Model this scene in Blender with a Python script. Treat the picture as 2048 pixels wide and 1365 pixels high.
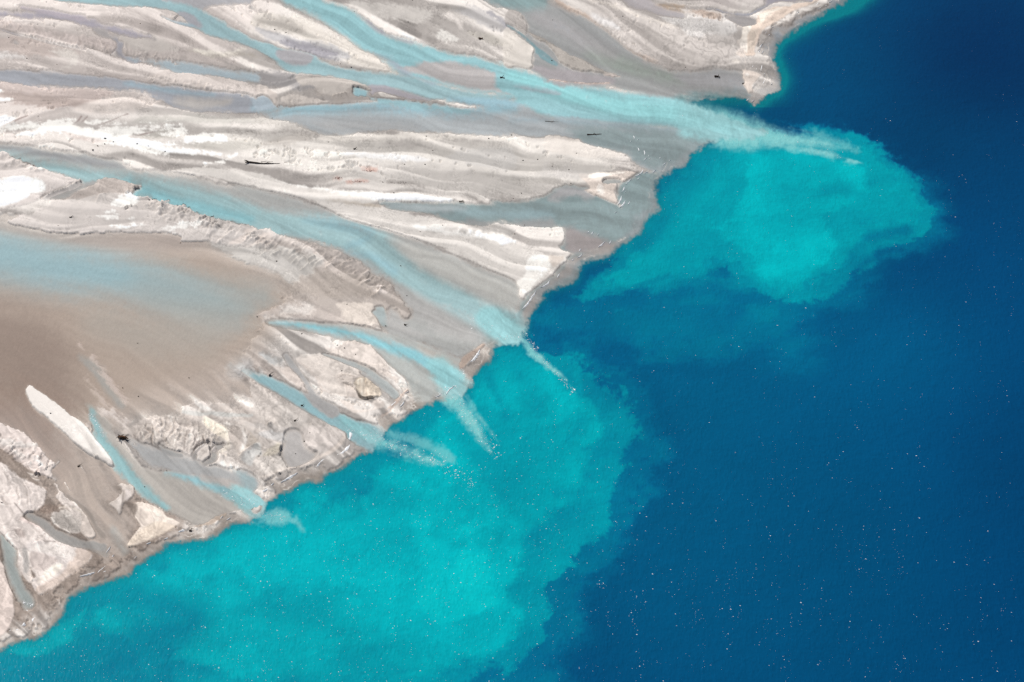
import bpy, math, random
import numpy as np

for o in list(bpy.data.objects):
    bpy.data.objects.remove(o)
scene = bpy.context.scene
COL = scene.collection
R = math.radians

# ---------------------------------------------------------------- camera
PITCH, HFOV, DIST = R(42.0), R(29.0), 520.0
CAM_H = DIST * math.sin(PITCH)
TANF = math.tan(HFOV / 2)
cam_data = bpy.data.cameras.new('camera')
cam_data.sensor_width = 36.0
cam_data.lens = 18.0 / TANF
cam_data.clip_start = 1.0
cam_data.clip_end = 20000.0
cam = bpy.data.objects.new('camera', cam_data)
cam.location = (0, 0, CAM_H)
cam.rotation_euler = (R(90) - PITCH, 0, 0)
COL.objects.link(cam)
scene.camera = cam

# ---------------------------------------------------------------- sky, sun, exposure
SUN_EL, SUN_AZ = R(52.0), R(-36.0)          # azimuth clockwise from +Y: ahead and to the left
world = bpy.data.worlds.new('World')
scene.world = world
world.use_nodes = True
wn, wl = world.node_tree.nodes, world.node_tree.links
wn.clear()
sky = wn.new('ShaderNodeTexSky')
sky.sky_type = 'NISHITA'
sky.sun_disc = False
sky.sun_elevation = SUN_EL
sky.sun_rotation = SUN_AZ % (2 * math.pi)
sky.altitude = 350
sky.air_density = 1.0
sky.dust_density = 0.6
sky.ozone_density = 1.0
bg = wn.new('ShaderNodeBackground')
bg.inputs['Strength'].default_value = 0.055
wo = wn.new('ShaderNodeOutputWorld')
wl.new(sky.outputs[0], bg.inputs['Color'])
wl.new(bg.outputs[0], wo.inputs['Surface'])

sun_data = bpy.data.lights.new('sun', 'SUN')
sun_data.energy = 4.5
sun_data.angle = R(0.53)
sun_data.color = (1.0, 0.965, 0.92)
sun = bpy.data.objects.new('sun', sun_data)
sun_dir = np.array([math.sin(SUN_AZ) * math.cos(SUN_EL), math.cos(SUN_AZ) * math.cos(SUN_EL), math.sin(SUN_EL)])
from mathutils import Vector
sun.rotation_euler = Vector(-sun_dir).to_track_quat('-Z', 'Y').to_euler()
sun.location = Vector(sun_dir * 800)
COL.objects.link(sun)

scene.view_settings.view_transform = 'Standard'
scene.view_settings.look = 'None'
scene.view_settings.exposure = 0.0
scene.view_settings.gamma = 1.0
scene.view_settings.use_curve_mapping = False
scene.cycles.max_bounces = 6
scene.cycles.caustics_reflective = False
scene.cycles.caustics_refractive = False
scene.cycles.transparent_max_bounces = 6
scene.cycles.use_denoising = False
scene.cycles.sample_clamp_direct = 0.0

rng = np.random.default_rng(11)
random.seed(5)

# ---------------------------------------------------------------- survey: sketch coordinates <-> ground metres
def ground(u, v, z=0.0):
    u = np.asarray(u, float); v = np.asarray(v, float)
    x = (u - 1024.0) / 1024.0 * TANF
    y = (682.5 - v) / 1024.0 * TANF
    dy = math.cos(PITCH) + y * math.sin(PITCH)
    dz = -math.sin(PITCH) + y * math.cos(PITCH)
    t = (z - CAM_H) / dz
    return x * t, dy * t

TILES = {'p': (0, 0, 1)}
for k, (ox, oy) in dict(A=(0, 0), B=(512, 0), C=(1024, 0), D=(1536, 0), E=(0, 342), F=(512, 342), G=(1024, 342),
                        H=(1536, 342), I=(0, 684), J=(512, 684), K=(1024, 684), L=(0, 1023), M=(512, 1023),
                        N=(1024, 1023)).items():
    TILES[k] = (ox, oy, 512 / 2044)
for k, (ox, oy) in dict(a=(0, 200), b=(256, 400), c=(380, 840), d=(900, 640), f=(1420, 0), g=(1180, 260),
                        h=(640, 320), n=(0, 840)).items():
    TILES[k] = (ox, oy, 256 / 2044)
for k, (ox, oy) in dict(q=(0, 980), r=(200, 980), s=(256, 760), t=(570, 690)).items():
    TILES[k] = (ox, oy, 256 / 1341)
for k, (ox, oy) in dict(e=(200, 830), i=(480, 300), k=(1400, 120), l=(0, 1180), m=(640, 840)).items():
    TILES[k] = (ox, oy, 1 / 16)

def T(s):
    out = []; ox, oy, sc = TILES['p']
    for w in s.split():
        if w in TILES:
            ox, oy, sc = TILES[w]; continue
        p = [float(q) for q in w.split(',')]
        out.append([ox + p[0] * sc, oy + p[1] * sc] + [q * sc for q in p[2:]])
    return np.array(out)

STEP = 1.6
U0, U1, V0, V1 = -200.0, 2248.0, -160.0, 1525.0
us = np.arange(U0, U1 + .1, STEP); vs = np.arange(V0, V1 + .1, STEP)
W, Hh = len(us), len(vs)
X, Y = np.meshgrid(us, vs)
X = X.astype(np.float32); Y = Y.astype(np.float32)

# ---------------------------------------------------------------- noise
fu = np.fft.rfftfreq(W)[None, :]; fv = np.fft.fftfreq(Hh)[:, None]
def norm(a):
    a = a - a.mean(); return (a / (a.std() + 1e-9)).astype(np.float32)
def white(): return rng.standard_normal((Hh, W))
def filt(a, g): return np.fft.irfft2(np.fft.rfft2(a) * g, s=(Hh, W))
FR = np.sqrt(fu ** 2 + fv ** 2)
def gauss(a, s): return filt(a, np.exp(-2 * (math.pi * s / STEP) ** 2 * FR ** 2))       # s in sketch units
def fbm(beta, lo, hi):
    g = np.where(FR > 0, 1 / np.maximum(FR, 1e-6) ** beta, 0)
    g = g * np.exp(-(FR * hi / STEP) ** 2) * (1 - np.exp(-(FR * lo / STEP) ** 2))
    return norm(filt(white(), g))
def aniso(deg, long, short):
    c, s = math.cos(R(deg)), math.sin(R(deg))
    a = fu * c + fv * s; b = -fu * s + fv * c
    g = np.exp(-2 * math.pi ** 2 * ((a * long / STEP) ** 2 + (b * short / STEP) ** 2))
    return norm(filt(white(), g))

FB = fbm(1.5, 260, 3.0)         # broad to fine
FBf = fbm(1.2, 60, 2.5)         # finer
FBl = fbm(1.9, 500, 20.0)       # large only

# flow directions (sketch x, y, degrees, y down)
FLOW = np.array([(-150, 40, 6), (0, 50, 8), (250, 100, 15), (500, 60, 28), (650, 50, 38), (700, 120, 30), (900, 150, 13), (1000, 60, 25),
    (1200, 60, 32), (1150, 120, 32), (1350, 80, 25), (1450, 150, 6), (1300, 220, 8), (1000, 220, 5), (100, 260, 4),
    (400, 270, 10), (600, 300, 2), (900, 300, 0), (1100, 330, 4), (1200, 400, 12), (700, 400, 9), (300, 370, 10),
    (500, 430, 18), (700, 520, 26), (900, 600, 32), (1000, 540, 28), (50, 600, 5), (300, 620, 15), (150, 750, 42),
    (300, 750, 34), (450, 700, 22), (700, 700, 22), (850, 740, 40), (650, 820, 32), (450, 860, 30), (200, 900, 50),
    (100, 950, 55), (50, 1080, 60), (100, 1150, 62), (350, 980, 38), (150, 450, 3), (350, 450, 2), (60, 350, 6), (800, 680, 25),
    (250, 180, 6), (450, 190, 9), (600, 190, 6), (550, 240, 3), (1600, 300, 18), (1750, 350, 12), (1650, 480, -12), (1500, 560, -10), (1300, 590, -8), (1150, 760, 22), (1220, 850, -6), (1220, 960, -16), (1120, 1060, -26),
    (1000, 900, 40), (900, 1000, 30), (700, 1100, 14), (900, 1250, -10), (1060, 1250, -26), (300, 1250, -15), (1700, 900, -10), (150, 120, 12), (350, 140, 12), (560, 100, 30)], float)
s4 = 6
gx, gy = X[::s4, ::s4], Y[::s4, ::s4]
cx = np.zeros_like(gx); cy = np.zeros_like(gx)
for (fx, fy, fa) in FLOW:
    w = 1.0 / (((gx - fx) ** 2 + (1.6 * (gy - fy)) ** 2) + 900.0) ** 1.6
    cx += w * math.cos(R(fa)); cy += w * math.sin(R(fa))
ang = np.arctan2(cy, cx)
def upsample(a):
    n, m = a.shape
    yi = np.minimum(np.arange(Hh) / s4, n - 1.001); xi = np.minimum(np.arange(W) / s4, m - 1.001)
    y0 = yi.astype(int); x0 = xi.astype(int); fy_ = (yi - y0)[:, None]; fx_ = (xi - x0)[None, :]
    y1 = np.minimum(y0 + 1, n - 1); x1 = np.minimum(x0 + 1, m - 1)
    return ((a[y0][:, x0] * (1 - fx_) + a[y0][:, x1] * fx_) * (1 - fy_) + (a[y1][:, x0] * (1 - fx_) + a[y1][:, x1] * fx_) * fy_).astype(np.float32)
ANG = upsample(ang) + 0.16 * fbm(2.0, 160, 30.0)
DX, DY = np.cos(ANG).astype(np.float32), np.sin(ANG).astype(np.float32)
JI, II = np.meshgrid(np.arange(W, dtype=np.float32), np.arange(Hh, dtype=np.float32))
def lic(src, n, step):
    acc = src.astype(np.float32).copy(); tot = 1.0
    for sgn in (1, -1):
        px, py = JI.copy(), II.copy()
        for k in range(n):
            ix = np.clip(px, 0, W - 1).astype(np.int32); iy = np.clip(py, 0, Hh - 1).astype(np.int32)
            px += sgn * step * DX[iy, ix]; py += sgn * step * DY[iy, ix]
            ix = np.clip(px + .5, 0, W - 1).astype(np.int32); iy = np.clip(py + .5, 0, Hh - 1).astype(np.int32)
            w = 1 - k / n
            acc += w * src[iy, ix]; tot += w
    return norm(acc)
LF = lic(norm(gauss(white(), 1.3)), 22, 1.5)         # fine streaks
LM = lic(norm(gauss(white(), 4.5)), 30, 3.0)         # middling streaks
LC = lic(norm(gauss(white(), 14.0)), 26, 8.0)        # broad streaks
LL = lic(norm(gauss(white(), 4.2)), 40, 5.0)         # long streaks
GV = aniso(78, 22, 1.8)          # gullies running down the bank
GD = aniso(-38, 13, 2.4)         # gullies cut diagonally
GH = aniso(-9, 42, 5.0)          # wisps in the lake
GH2 = aniso(-14, 16, 2.6)
def afbm(deg, ratio, beta, lo, hi):
    c, q = math.cos(R(deg)), math.sin(R(deg))
    f_ = np.sqrt(((fu * c + fv * q) * ratio) ** 2 + (-fu * q + fv * c) ** 2)
    g = np.where(f_ > 0, 1 / np.maximum(f_, 1e-6) ** beta, 0) * np.exp(-(f_ * hi / STEP) ** 2) * (1 - np.exp(-(f_ * lo / STEP) ** 2))
    return norm(filt(white(), g))
def warp(a, amp, n1, n2):
    ix = np.clip(JI + amp / STEP * n1, 0, W - 1).astype(np.int32); iy = np.clip(II + amp / STEP * n2, 0, Hh - 1).astype(np.int32)
    return a[iy, ix]
W1, W2 = fbm(1.7, 120, 8.0), fbm(1.7, 120, 8.0)
GD = norm(warp(GD, 7, W1, W2) + .5 * FBf)
GV = norm(warp(GV, 5, W1, W2) + .4 * FBf)
GRAIN = norm(gauss(white(), 1.2))
BILLOW = norm(warp(afbm(-14, 1.9, 1.55, 170, 2.5), 9, W1, W2))        # cloudy edges of the plumes
BILLOW = norm(BILLOW + .9 * lic(BILLOW, 12, 2.5))
BLOTCH = norm(warp(afbm(-16, 1.7, 2.1, 260, 9.0), 16, W2, W1))        # soft blotches inside them
STR = LC * 1.1 + FB * .8 + warp(FBl, 20, W1, W2) * 1.2                # field whose contours become strand lines
STRAND = np.sin(STR * 9) * .6 + np.sin(STR * 17 + 2) * .4
STRAND = norm(np.sign(STRAND) * np.abs(STRAND) ** 1.3 * np.clip(.5 + .6 * W1, 0, 1.4))
LFM = np.clip(.45 + .45 * W2, 0, 1.2)
LL = norm(np.tanh(1.7 * (LL + .30 * LM)))
LV = lic(norm(gauss(white(), 6.0)), 30, 3.0) + .25 * FBf
VEIN = (np.exp(-(LV / .07) ** 2) * np.clip(W2 * .9 + .1, 0, 1)).astype(np.float32)      # thin drainage lines
RAG = (0.55 * FBf + 0.6 * LM + .35 * LF).astype(np.float32)

# ---------------------------------------------------------------- painting the survey
F_LIGHT = np.array([1.27, 1.25, 1.26])          # daylight on flat ground; divides a seen colour into an albedo
def lin(c):
    c = np.asarray(c, float) / 255
    return np.where(c <= .04045, c / 12.92, ((c + .055) / 1.055) ** 2.4)
def alb(c): return np.minimum(lin(c) / F_LIGHT, 0.9)

def catmull(P, closed=True, n=4):
    P = np.asarray(P, float); N = len(P); out = []
    for i in range(N if closed else N - 1):
        if closed: a, b, c, d = P[i - 1], P[i], P[(i + 1) % N], P[(i + 2) % N]
        else: a, b, c, d = P[max(i - 1, 0)], P[i], P[i + 1], P[min(i + 2, N - 1)]
        for k in range(n):
            t = k / n
            out.append(.5 * (2 * b + (c - a) * t + (2 * a - 5 * b + 4 * c - d) * t * t + (3 * b - a - 3 * c + d) * t ** 3))
    if not closed: out.append(P[-1])
    return np.array(out)

def window(lo, hi, pad):
    a = max(int((lo[0] - pad - U0) / STEP), 0); b = min(int((hi[0] + pad - U0) / STEP) + 2, W)
    c = max(int((lo[1] - pad - V0) / STEP), 0); d = min(int((hi[1] + pad - V0) / STEP) + 2, Hh)
    return (slice(c, max(d, c)), slice(a, max(b, a)))

def up2(a, shape, s):
    n, m = a.shape
    yi = np.minimum(np.arange(shape[0]) / s, n - 1.0001); xi = np.minimum(np.arange(shape[1]) / s, m - 1.0001)
    y0 = yi.astype(int); x0 = xi.astype(int); y1 = np.minimum(y0 + 1, n - 1); x1 = np.minimum(x0 + 1, m - 1)
    fy_ = (yi - y0)[:, None]; fx_ = (xi - x0)[None, :]
    return ((a[y0][:, x0] * (1 - fx_) + a[y0][:, x1] * fx_) * (1 - fy_) + (a[y1][:, x0] * (1 - fx_) + a[y1][:, x1] * fx_) * fy_).astype(np.float32)

def region(spec, pad=30, smooth=4):
    """signed distance (inside positive) to a closed outline, over its own window"""
    P = catmull(T(spec)[:, :2] if isinstance(spec, str) else spec, True, smooth)
    sl = window(P.min(0), P.max(0), pad)
    x, y = X[sl], Y[sl]
    shape = x.shape
    if x.size == 0: return sl, x
    s = 1 if x.size < 40000 else (2 if x.size < 160000 else 4)
    xs_, ys_ = x[::s, ::s], y[::s, ::s]
    if s > 1:
        xs_ = np.concatenate([xs_, xs_[:, -1:] + s * STEP], 1); xs_ = np.concatenate([xs_, xs_[-1:]], 0)
        ys_ = np.concatenate([ys_, ys_[:, -1:]], 1); ys_ = np.concatenate([ys_, ys_[-1:] + s * STEP], 0)
    d2 = np.full(xs_.shape, 1e12, np.float32); inside = np.zeros(xs_.shape, bool)
    Q = np.roll(P, -1, 0)
    for (ax, ay), (bx, by) in zip(P, Q):
        ex, ey = bx - ax, by - ay
        L = ex * ex + ey * ey + 1e-9
        px, py = xs_ - ax, ys_ - ay
        t = np.clip((px * ex + py * ey) / L, 0, 1)
        qx = px - t * ex; qy = py - t * ey
        np.minimum(d2, qx * qx + qy * qy, out=d2)
        if ay != by:
            c = ((ay > ys_) != (by > ys_)) & (xs_ < ex * (ys_ - ay) / (by - ay) + ax)
            inside ^= c
    sd = np.sqrt(d2); sd = np.where(inside, sd, -sd)
    if s > 1: sd = up2(sd, shape, s)
    return sl, sd

def ribbon(spec, pad=30):
    """signed distance to a stroke whose points carry a half width"""
    A = T(spec) if isinstance(spec, str) else np.asarray(spec, float)
    P = catmull(A, False, 5)
    m = P[:, 2].max()
    sl = window(P[:, :2].min(0), P[:, :2].max(0), pad + m)
    x, y = X[sl], Y[sl]
    sd = np.full(x.shape, -1e6, np.float32)
    for a, b in zip(P[:-1], P[1:]):
        ex, ey = b[0] - a[0], b[1] - a[1]
        t = np.clip(((x - a[0]) * ex + (y - a[1]) * ey) / (ex * ex + ey * ey + 1e-9), 0, 1)
        d = np.sqrt((x - a[0] - t * ex) ** 2 + (y - a[1] - t * ey) ** 2)
        np.maximum(sd, a[2] + t * (b[2] - a[2]) - d, out=sd)
    return sl, sd

def sstep(a, b, x):
    t = np.clip((x - a) / (b - a), 0, 1); return t * t * (3 - 2 * t)

SC = np.empty((Hh, W, 3), np.float32); SC[:] = alb((206, 196, 191))
HT = np.full((Hh, W), 0.25, np.float32)
WC = np.empty((Hh, W, 3), np.float32); WC[:] = alb((160, 170, 172))
WA = np.zeros((Hh, W), np.float32)
BAR = np.zeros((Hh, W), np.int16)
CHN = np.zeros((Hh, W), np.int16)
bars, channels, plumes = [], [], []

def get(spec, kind, pad):
    return region(spec, pad) if kind == 'r' else ribbon(spec, pad)

def tint(spec, col, op=1.0, soft=8, rag=4, kind='r'):
    sl, sd = get(spec, kind, soft + 3 * rag + 6)
    if sd.size == 0: return
    m = (op * sstep(-soft, soft, sd + rag * RAG[sl]))[..., None]
    SC[sl] = SC[sl] * (1 - m) + alb(col) * m

def bar(spec, col=None, op=1.0, soft=2.5, rag=2.0, h=0.4, kind='r', label=None, strand=0.0, hs=2.0, dry=1.0):
    sl, sd = get(spec, kind, soft + 3 * rag + 6)
    if sd.size == 0: return
    e = sd + rag * RAG[sl]
    m = sstep(-soft, soft, e)
    if col is not None:
        c = alb(col)[None, None, :] * np.ones(m.shape + (1,))
        if strand:
            q = e + 2.0 * FB[sl]
            st = np.sin(q * 0.9) * .5 + np.sin(q * 0.43 + 1) * .6 + np.sin(q * 1.7 + .3) * .3
            c = c * (1 + strand * st * np.exp(-np.maximum(e, 0) / 40))[..., None]
        mm = (m * op)[..., None]
        SC[sl] = SC[sl] * (1 - mm) + c * mm
    WA[sl] *= 1 - dry * m
    mh = sstep(-hs, hs, e)
    HT[sl] = HT[sl] * (1 - mh) + h * mh * (0.75 + 0.25 * sstep(0, 14, e))
    if label:
        bars.append(label); BAR[sl] = np.where(e > 0, len(bars), BAR[sl]); 

def water(spec, col, a=0.8, soft=6, rag=3, kind='r', label=None, same=None):
    sl, sd = get(spec, kind, soft + 3 * rag + 6)
    if sd.size == 0: return
    e = sd + rag * (0.6 * LM[sl] + .4 * FBf[sl] + .5 * LC[sl] * min(soft / 12, 1))
    m = sstep(-soft, soft, e)
    wa = WA[sl]
    k = (m * 1.0)[..., None]
    k = np.where((wa < 0.02)[..., None], (m > 0.001)[..., None] * 1.0, k)
    WC[sl] = WC[sl] * (1 - k) + alb(col) * k
    WA[sl] = wa * (1 - m) + a * m if a < 0.99 else np.maximum(wa, m)
    BAR[sl] = np.where(m > .5, 0, BAR[sl])
    if label:
        channels.append(label); CHN[sl] = np.where(e > -soft, len(channels), CHN[sl])

def wtint(spec, col, a=0.8, op=1.0, soft=12, rag=3, kind='r'):
    """colour and depth of water that is already there"""
    sl, sd = get(spec, kind, soft + 3 * rag + 6)
    if sd.size == 0: return
    e = sd + rag * (0.6 * LM[sl] + .4 * FBf[sl] + .7 * LC[sl])
    m = op * sstep(-soft, soft, e)
    k = m[..., None]
    k = k * np.clip(WA[sl] * 20, 0, 1)[..., None]
    WC[sl] = WC[sl] * (1 - k) + alb(col) * k
    WA[sl] = WA[sl] * (1 - m) + a * m * np.clip(WA[sl] * 20, 0, 1)

def scarp(spec, h=0.8, lw=9.0, left=True):
    """a cut bank: a step along a line; the high ground lies to the left of the line's direction (sketch, y down)"""
    P = catmull(T(spec)[:, :2] if isinstance(spec, str) else np.array(spec), False, 4)
    sl = window(P.min(0), P.max(0), 3 * lw)
    if X[sl].size == 0: return
    x, y = X[sl], Y[sl]
    best = np.full(x.shape, 1e12, np.float32); side = np.zeros(x.shape, np.float32); par = np.zeros(x.shape, np.float32)
    n = len(P) - 1
    for i, (a, b) in enumerate(zip(P[:-1], P[1:])):
        ex, ey = b - a
        L = ex * ex + ey * ey + 1e-9
        t = np.clip(((x - a[0]) * ex + (y - a[1]) * ey) / L, 0, 1)
        d = (x - a[0] - t * ex) ** 2 + (y - a[1] - t * ey) ** 2
        cr = ex * (y - a[1]) - ey * (x - a[0])
        better = d < best
        side = np.where(better, np.sign(-cr), side); par = np.where(better, (i + t) / n, par)
        best = np.minimum(best, d)
    d = np.sqrt(best) * side * (1 if left else -1)
    taper = np.clip(np.minimum(par, 1 - par) * 6, 0, 1)
    up = np.where(d >= 0, np.exp(-d / lw), 0)
    HT[sl] += h * taper * np.where(d >= 0, .70 * up, -.22 * np.exp(d / (lw * .8)))
    WAF[sl] *= 1 - np.clip(taper * up * 1.6, 0, 1)

def gully(spec, noise, amp, soft=5, colour=0.0, kind='r'):
    sl, sd = get(spec, kind, soft + 4)
    if sd.size == 0: return
    m = sstep(-soft, soft, sd + 2 * FBf[sl])
    HT[sl] += .7 * amp * m * noise[sl]
    if colour: SC[sl] *= (1 + colour * m * noise[sl])[..., None]

# ---- the delta front (drop-off) from upper right to lower left
FRONT = T('p 2050,-400 1830,-120 1760,-60 1712,-14 D 640,0 520,60 380,140 240,230 130,300 60,380 50,470 90,560 105,650 80,730 0,770 C 1940,850 1870,800 '
          '1760,775 1600,775 1450,800 1420,830 1560,880 1700,930 1850,985 1960,1020 p 1535,262 1500,283 C 1700,1115 1590,1150 1440,1240 1390,1310 1280,1365 '
          'G 1210,50 1150,130 1170,250 1170,320 1090,370 1050,440 1040,480 940,550 860,610 820,660 760,700 620,720 540,760 520,840 '
          '470,900 380,930 290,970 230,1060 160,1130 130,1200 110,1280 p 1046,676 1038,688 1024,690 J 1930,30 1890,70 1890,140 1830,190 1760,240 1720,310 '
          '1700,370 1640,430 1530,450 1400,490 1340,510 1250,560 1180,620 1080,680 1040,720 1000,790 930,880 830,910 740,970 640,1030 540,1070 520,1115 490,1125 '
          '420,1110 300,1170 200,1230 100,1280 L 2110,10 2044,50 1900,90 1800,140 1700,210 1640,240 1560,235 1450,260 1350,270 1280,330 1140,400 '
          '1080,440 1040,490 950,530 860,560 760,590 640,640 560,690 530,760 510,830 460,890 390,960 300,1010 180,1040 80,1080 0,1120 '
          'p -120,1350 -260,1420 -700,1600 -900,1600 -900,-500 2050,-500')
_, SDD = region(FRONT, 4000, 3)
SDD = (SDD + .6 * FBf + 1.4 * FB).astype(np.float32)

# broad tones of the sand
m = np.clip(.58 + .34 * LL + .24 * LC + .12 * LM * LFM, 0, 1)[..., None]
SC[:] = alb((184, 176, 172)) * (1 - m) + alb((234, 226, 221)) * m
tint('p -300,-200 500,-200 520,60 300,200 0,290 -300,290', (216, 202, 198), .45, 40, 12)
tint('p 1160,-60 1450,-60 1480,60 1460,130 1340,140 1240,100', (196, 187, 183), .7, 25, 8)
tint('p 440,262 760,270 1100,280 1230,320 1100,400 800,380 560,330 430,300', (224, 218, 212), .55, 20, 8)
tint('p 700,330 900,330 1100,370 1180,395 1000,400 760,380', (205, 198, 194), .6, 12, 6)
tint('p -200,830 120,850 260,960 380,1040 200,1180 -200,1300', (168, 151, 141), .9, 30, 8)
tint('p 520,560 800,560 900,640 960,690 800,680 640,640 500,620', (190, 178, 171), .8, 20, 8)
tint('p 260,720 520,700 560,800 420,820 330,800', (196, 182, 175), .7, 25, 8)
tint('C 950,0 1300,10 1600,60 2044,30 2044,-80 900,-80', (200, 190, 188), .6, 12, 6)
# broad dark and pale bands at the upper left
for s, c in (('A 0,170 300,230 700,290 940,330 920,400 700,380 400,320 100,260 0,240', (212, 198, 194)),
             ('A 0,290 250,310 420,350 640,430 400,470 0,420', (200, 184, 178)),
             ('A 0,430 150,440 200,470 60,465 0,462', (232, 226, 224)),
             ('A 400,420 560,410 640,470 560,560 480,540 540,500', (230, 222, 216)),
             ('A 0,650 400,700 800,720 900,760 700,840 400,860 0,800', (205, 188, 183)),
             ('A 0,740 300,760 620,800 800,790 600,850 200,840', (186, 170, 164)),
             ('A 780,800 950,780 1200,800 1250,830 1000,900 700,900 600,880', (226, 214, 208)),
             ('A 1050,990 1150,930 1500,930 2044,950 2044,1000 1500,980 1200,1000', (204, 199, 193)),
             ('A 1300,1010 1450,1080 1250,1140 1080,1090 1250,1050', (200, 194, 187)),
             ('A 1600,1130 1720,1090 1800,1140 2044,1140 2044,1200 1700,1210 1450,1170', (205, 199, 192)),
             ('A 1500,400 1700,430 1900,410 2044,440 2044,460 1700,460 1560,430', (190, 181, 172)),
             ('A 1550,410 1680,405 1800,420 1950,385 1960,400 1820,440 1650,435', (236, 228, 218)),
             ('A 950,250 1200,290 1400,370 1440,420 1200,420 1020,380', (202, 194, 189)),
             ('A 880,230 1000,260 1190,290 1240,330 1050,290 920,270', (170, 163, 162)),
             ('B 0,130 200,140 400,200 600,290 850,380 1000,470 1180,600 900,560 600,440 300,280 0,220', (214, 206, 198)),
             ('B 0,170 200,160 330,190 400,260 300,270 100,220', (186, 178, 172)),
             ('B 280,130 420,150 560,240 760,330 900,420 1180,605 960,520 720,430 520,320 380,230', (231, 222, 214)),
             ('B 0,240 120,270 350,330 600,370 740,460 600,470 400,410 200,360 60,330', (196, 194, 198)),
             ('B 160,350 330,345 500,390 640,440 520,450 360,400', (168, 164, 174)),
             ('B 700,0 1000,20 1300,60 1450,120 1250,190 900,130', (224, 217, 212)),
             ('B 920,130 1050,180 1280,310 1220,320 1080,240 960,170', (240, 233, 229)),
             ('B 1460,260 1560,270 1620,330 1540,335 1450,310', (241, 236, 231)),
             ('B 1480,130 1560,120 1650,190 1640,240 1580,180', (238, 229, 224)),
             ('B 1700,270 1900,290 2044,340 2044,380 1850,340', (205, 198, 190)),
             ('B 1550,60 1750,70 1900,140 2044,190 2044,260 1850,220 1700,150', (196, 192, 193)),
             ('B 1850,110 1920,160 2000,230 2044,240 2044,210 1960,150 1900,100', (163, 161, 170)),
             ('B 480,760 520,700 900,720 760,790 640,850 580,780', (188, 178, 172)),
             ('B 0,590 200,590 340,630 480,690 400,720 200,700 0,680', (166, 162, 164)),
             ('B 0,930 160,940 330,960 560,1000 600,1060 300,1040 0,1000', (212, 205, 199)),
             ('B 60,1160 200,1100 460,1060 420,1120 200,1170', (196, 188, 182)),
             ('B 1050,1140 1300,1150 1420,1190 1250,1190 1050,1170', (198, 190, 186)),
             ('B 720,1230 1000,1240 1350,1275 1300,1300 900,1270', (232, 230, 231)),
             ('B 480,1100 800,1070 1200,1060 1700,1080 2044,1120 1400,1120 900,1130 600,1130', (234, 226, 219)),
             ('B 1500,1250 1800,1190 2044,1200 2044,1365 1650,1310', (208, 203, 200)),
             ('C 360,20 480,70 640,160 780,280 930,400 1150,490 1050,480 860,360 700,250 560,140 420,80', (206, 184, 170)),
             ('C 560,0 750,20 1000,120 1200,170 1330,230 1200,200 900,90 640,20', (232, 222, 214)),
             ('C 640,120 800,180 860,230 760,220 660,160', (222, 218, 218)),
             ('C 1180,140 1500,150 1700,150 1780,220 1750,290 1560,280 1420,290 1340,220', (222, 217, 215)),
             ('C 1140,40 1260,30 1400,40 1440,60 1300,80 1160,75', (186, 162, 140)),
             ('C 1430,70 1650,130 1600,150 1450,100', (186, 164, 150)),
             ('F 650,55 680,65 660,70', (214, 184, 174)), ('F 730,95 850,70 890,95 800,105', (214, 184, 174)),
             ('F 860,-4 950,2 940,12 870,6', (214, 184, 174)),
             ('F 1060,95 1200,85 1380,125 1350,140 1150,110', (170, 162, 158)),
             ('h 200,300 280,270 330,300 260,325', (214, 184, 174)),
             ('h 440,370 640,330 760,370 650,380', (212, 174, 164)), ('h 650,170 790,170 890,185 800,192', (214, 184, 174)),
             ('F 560,240 700,255 980,285 960,300 800,285 600,262', (193, 180, 168)),
             ('E 450,0 600,60 650,85 540,100 400,60', (226, 214, 208)),
             ('E 700,150 850,110 1100,130 1000,180 1000,230 750,220 620,240', (196, 186, 180)),
             ('E 60,400 500,290 1000,300 1300,420 1500,490 900,500 520,510 200,450', (224, 214, 211)),
             ('F 150,800 700,760 900,900 900,1020 400,1000 250,930', (192, 180, 172)),
             ('I 1350,330 1500,420 1700,500 1750,540 1600,560 1450,430', (218, 208, 203)),
             ('I 1850,100 2000,140 2044,280 1880,300 1800,250', (205, 201, 200)),
             ('I 1870,400 2000,450 2044,500 2000,520 1900,480', (230, 222, 217)),
             ('J 0,520 120,520 250,570 400,640 250,700 0,650', (198, 193, 190)),
             ):
    tint(s, c, .75, 5, 3)

FLAT = np.zeros((Hh, W), np.float32)
sl, sd = region('p -400,420 0,470 200,500 420,505 540,560 570,620 520,690 400,750 330,770 270,800 200,840 110,850 60,820 -400,760', 100)
FLAT[sl] = sstep(-36, 36, sd)
k = (.92 * FLAT)[..., None]
SC[:] = SC * (1 - k) + alb((193, 177, 166)) * k
k = (.85 * np.exp(-((X + .25 * (Y - 730)) / 230) ** 2 - ((Y - 755) / 110) ** 2))[..., None]
SC[:] = SC * (1 - k) + alb((168, 147, 133)) * k
TX = 1 - .85 * FLAT

# ---- channels
WBLUE, TURQ, PALE, GREY = (160, 194, 198), (159, 193, 195), (156, 188, 196), (165, 170, 173)
water('A -900,520 0,555 330,575 600,600 850,615 1000,640 1200,680 1500,700 1700,730 1900,740 2010,760 2044,790 2044,905 1850,895 1700,885 1550,870 '
      '1400,840 1250,770 1100,725 900,715 600,695 300,672 0,640 -900,600', (156, 160, 168), .8, 4, 3, label='grey blue shallow river channel crossing the sand at the upper left')
wtint('A 1000,670,14 1200,700,20 1500,745,18 1700,760,14', (150, 178, 190), .85, .8, 8, 2, 'w')
wtint('A 1380,780 1500,770 1700,790 1850,790 1800,850 1600,860 1440,830', (172, 168, 164), .6, 1, 8, 3)
water('A -600,80 0,100 200,100 420,90 600,125 800,180 1000,230 1150,280 1200,300 1050,290 850,240 700,220 560,170 420,150 200,140 0,125 -600,110', (166, 160, 172), .75, 5, 3)
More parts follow.
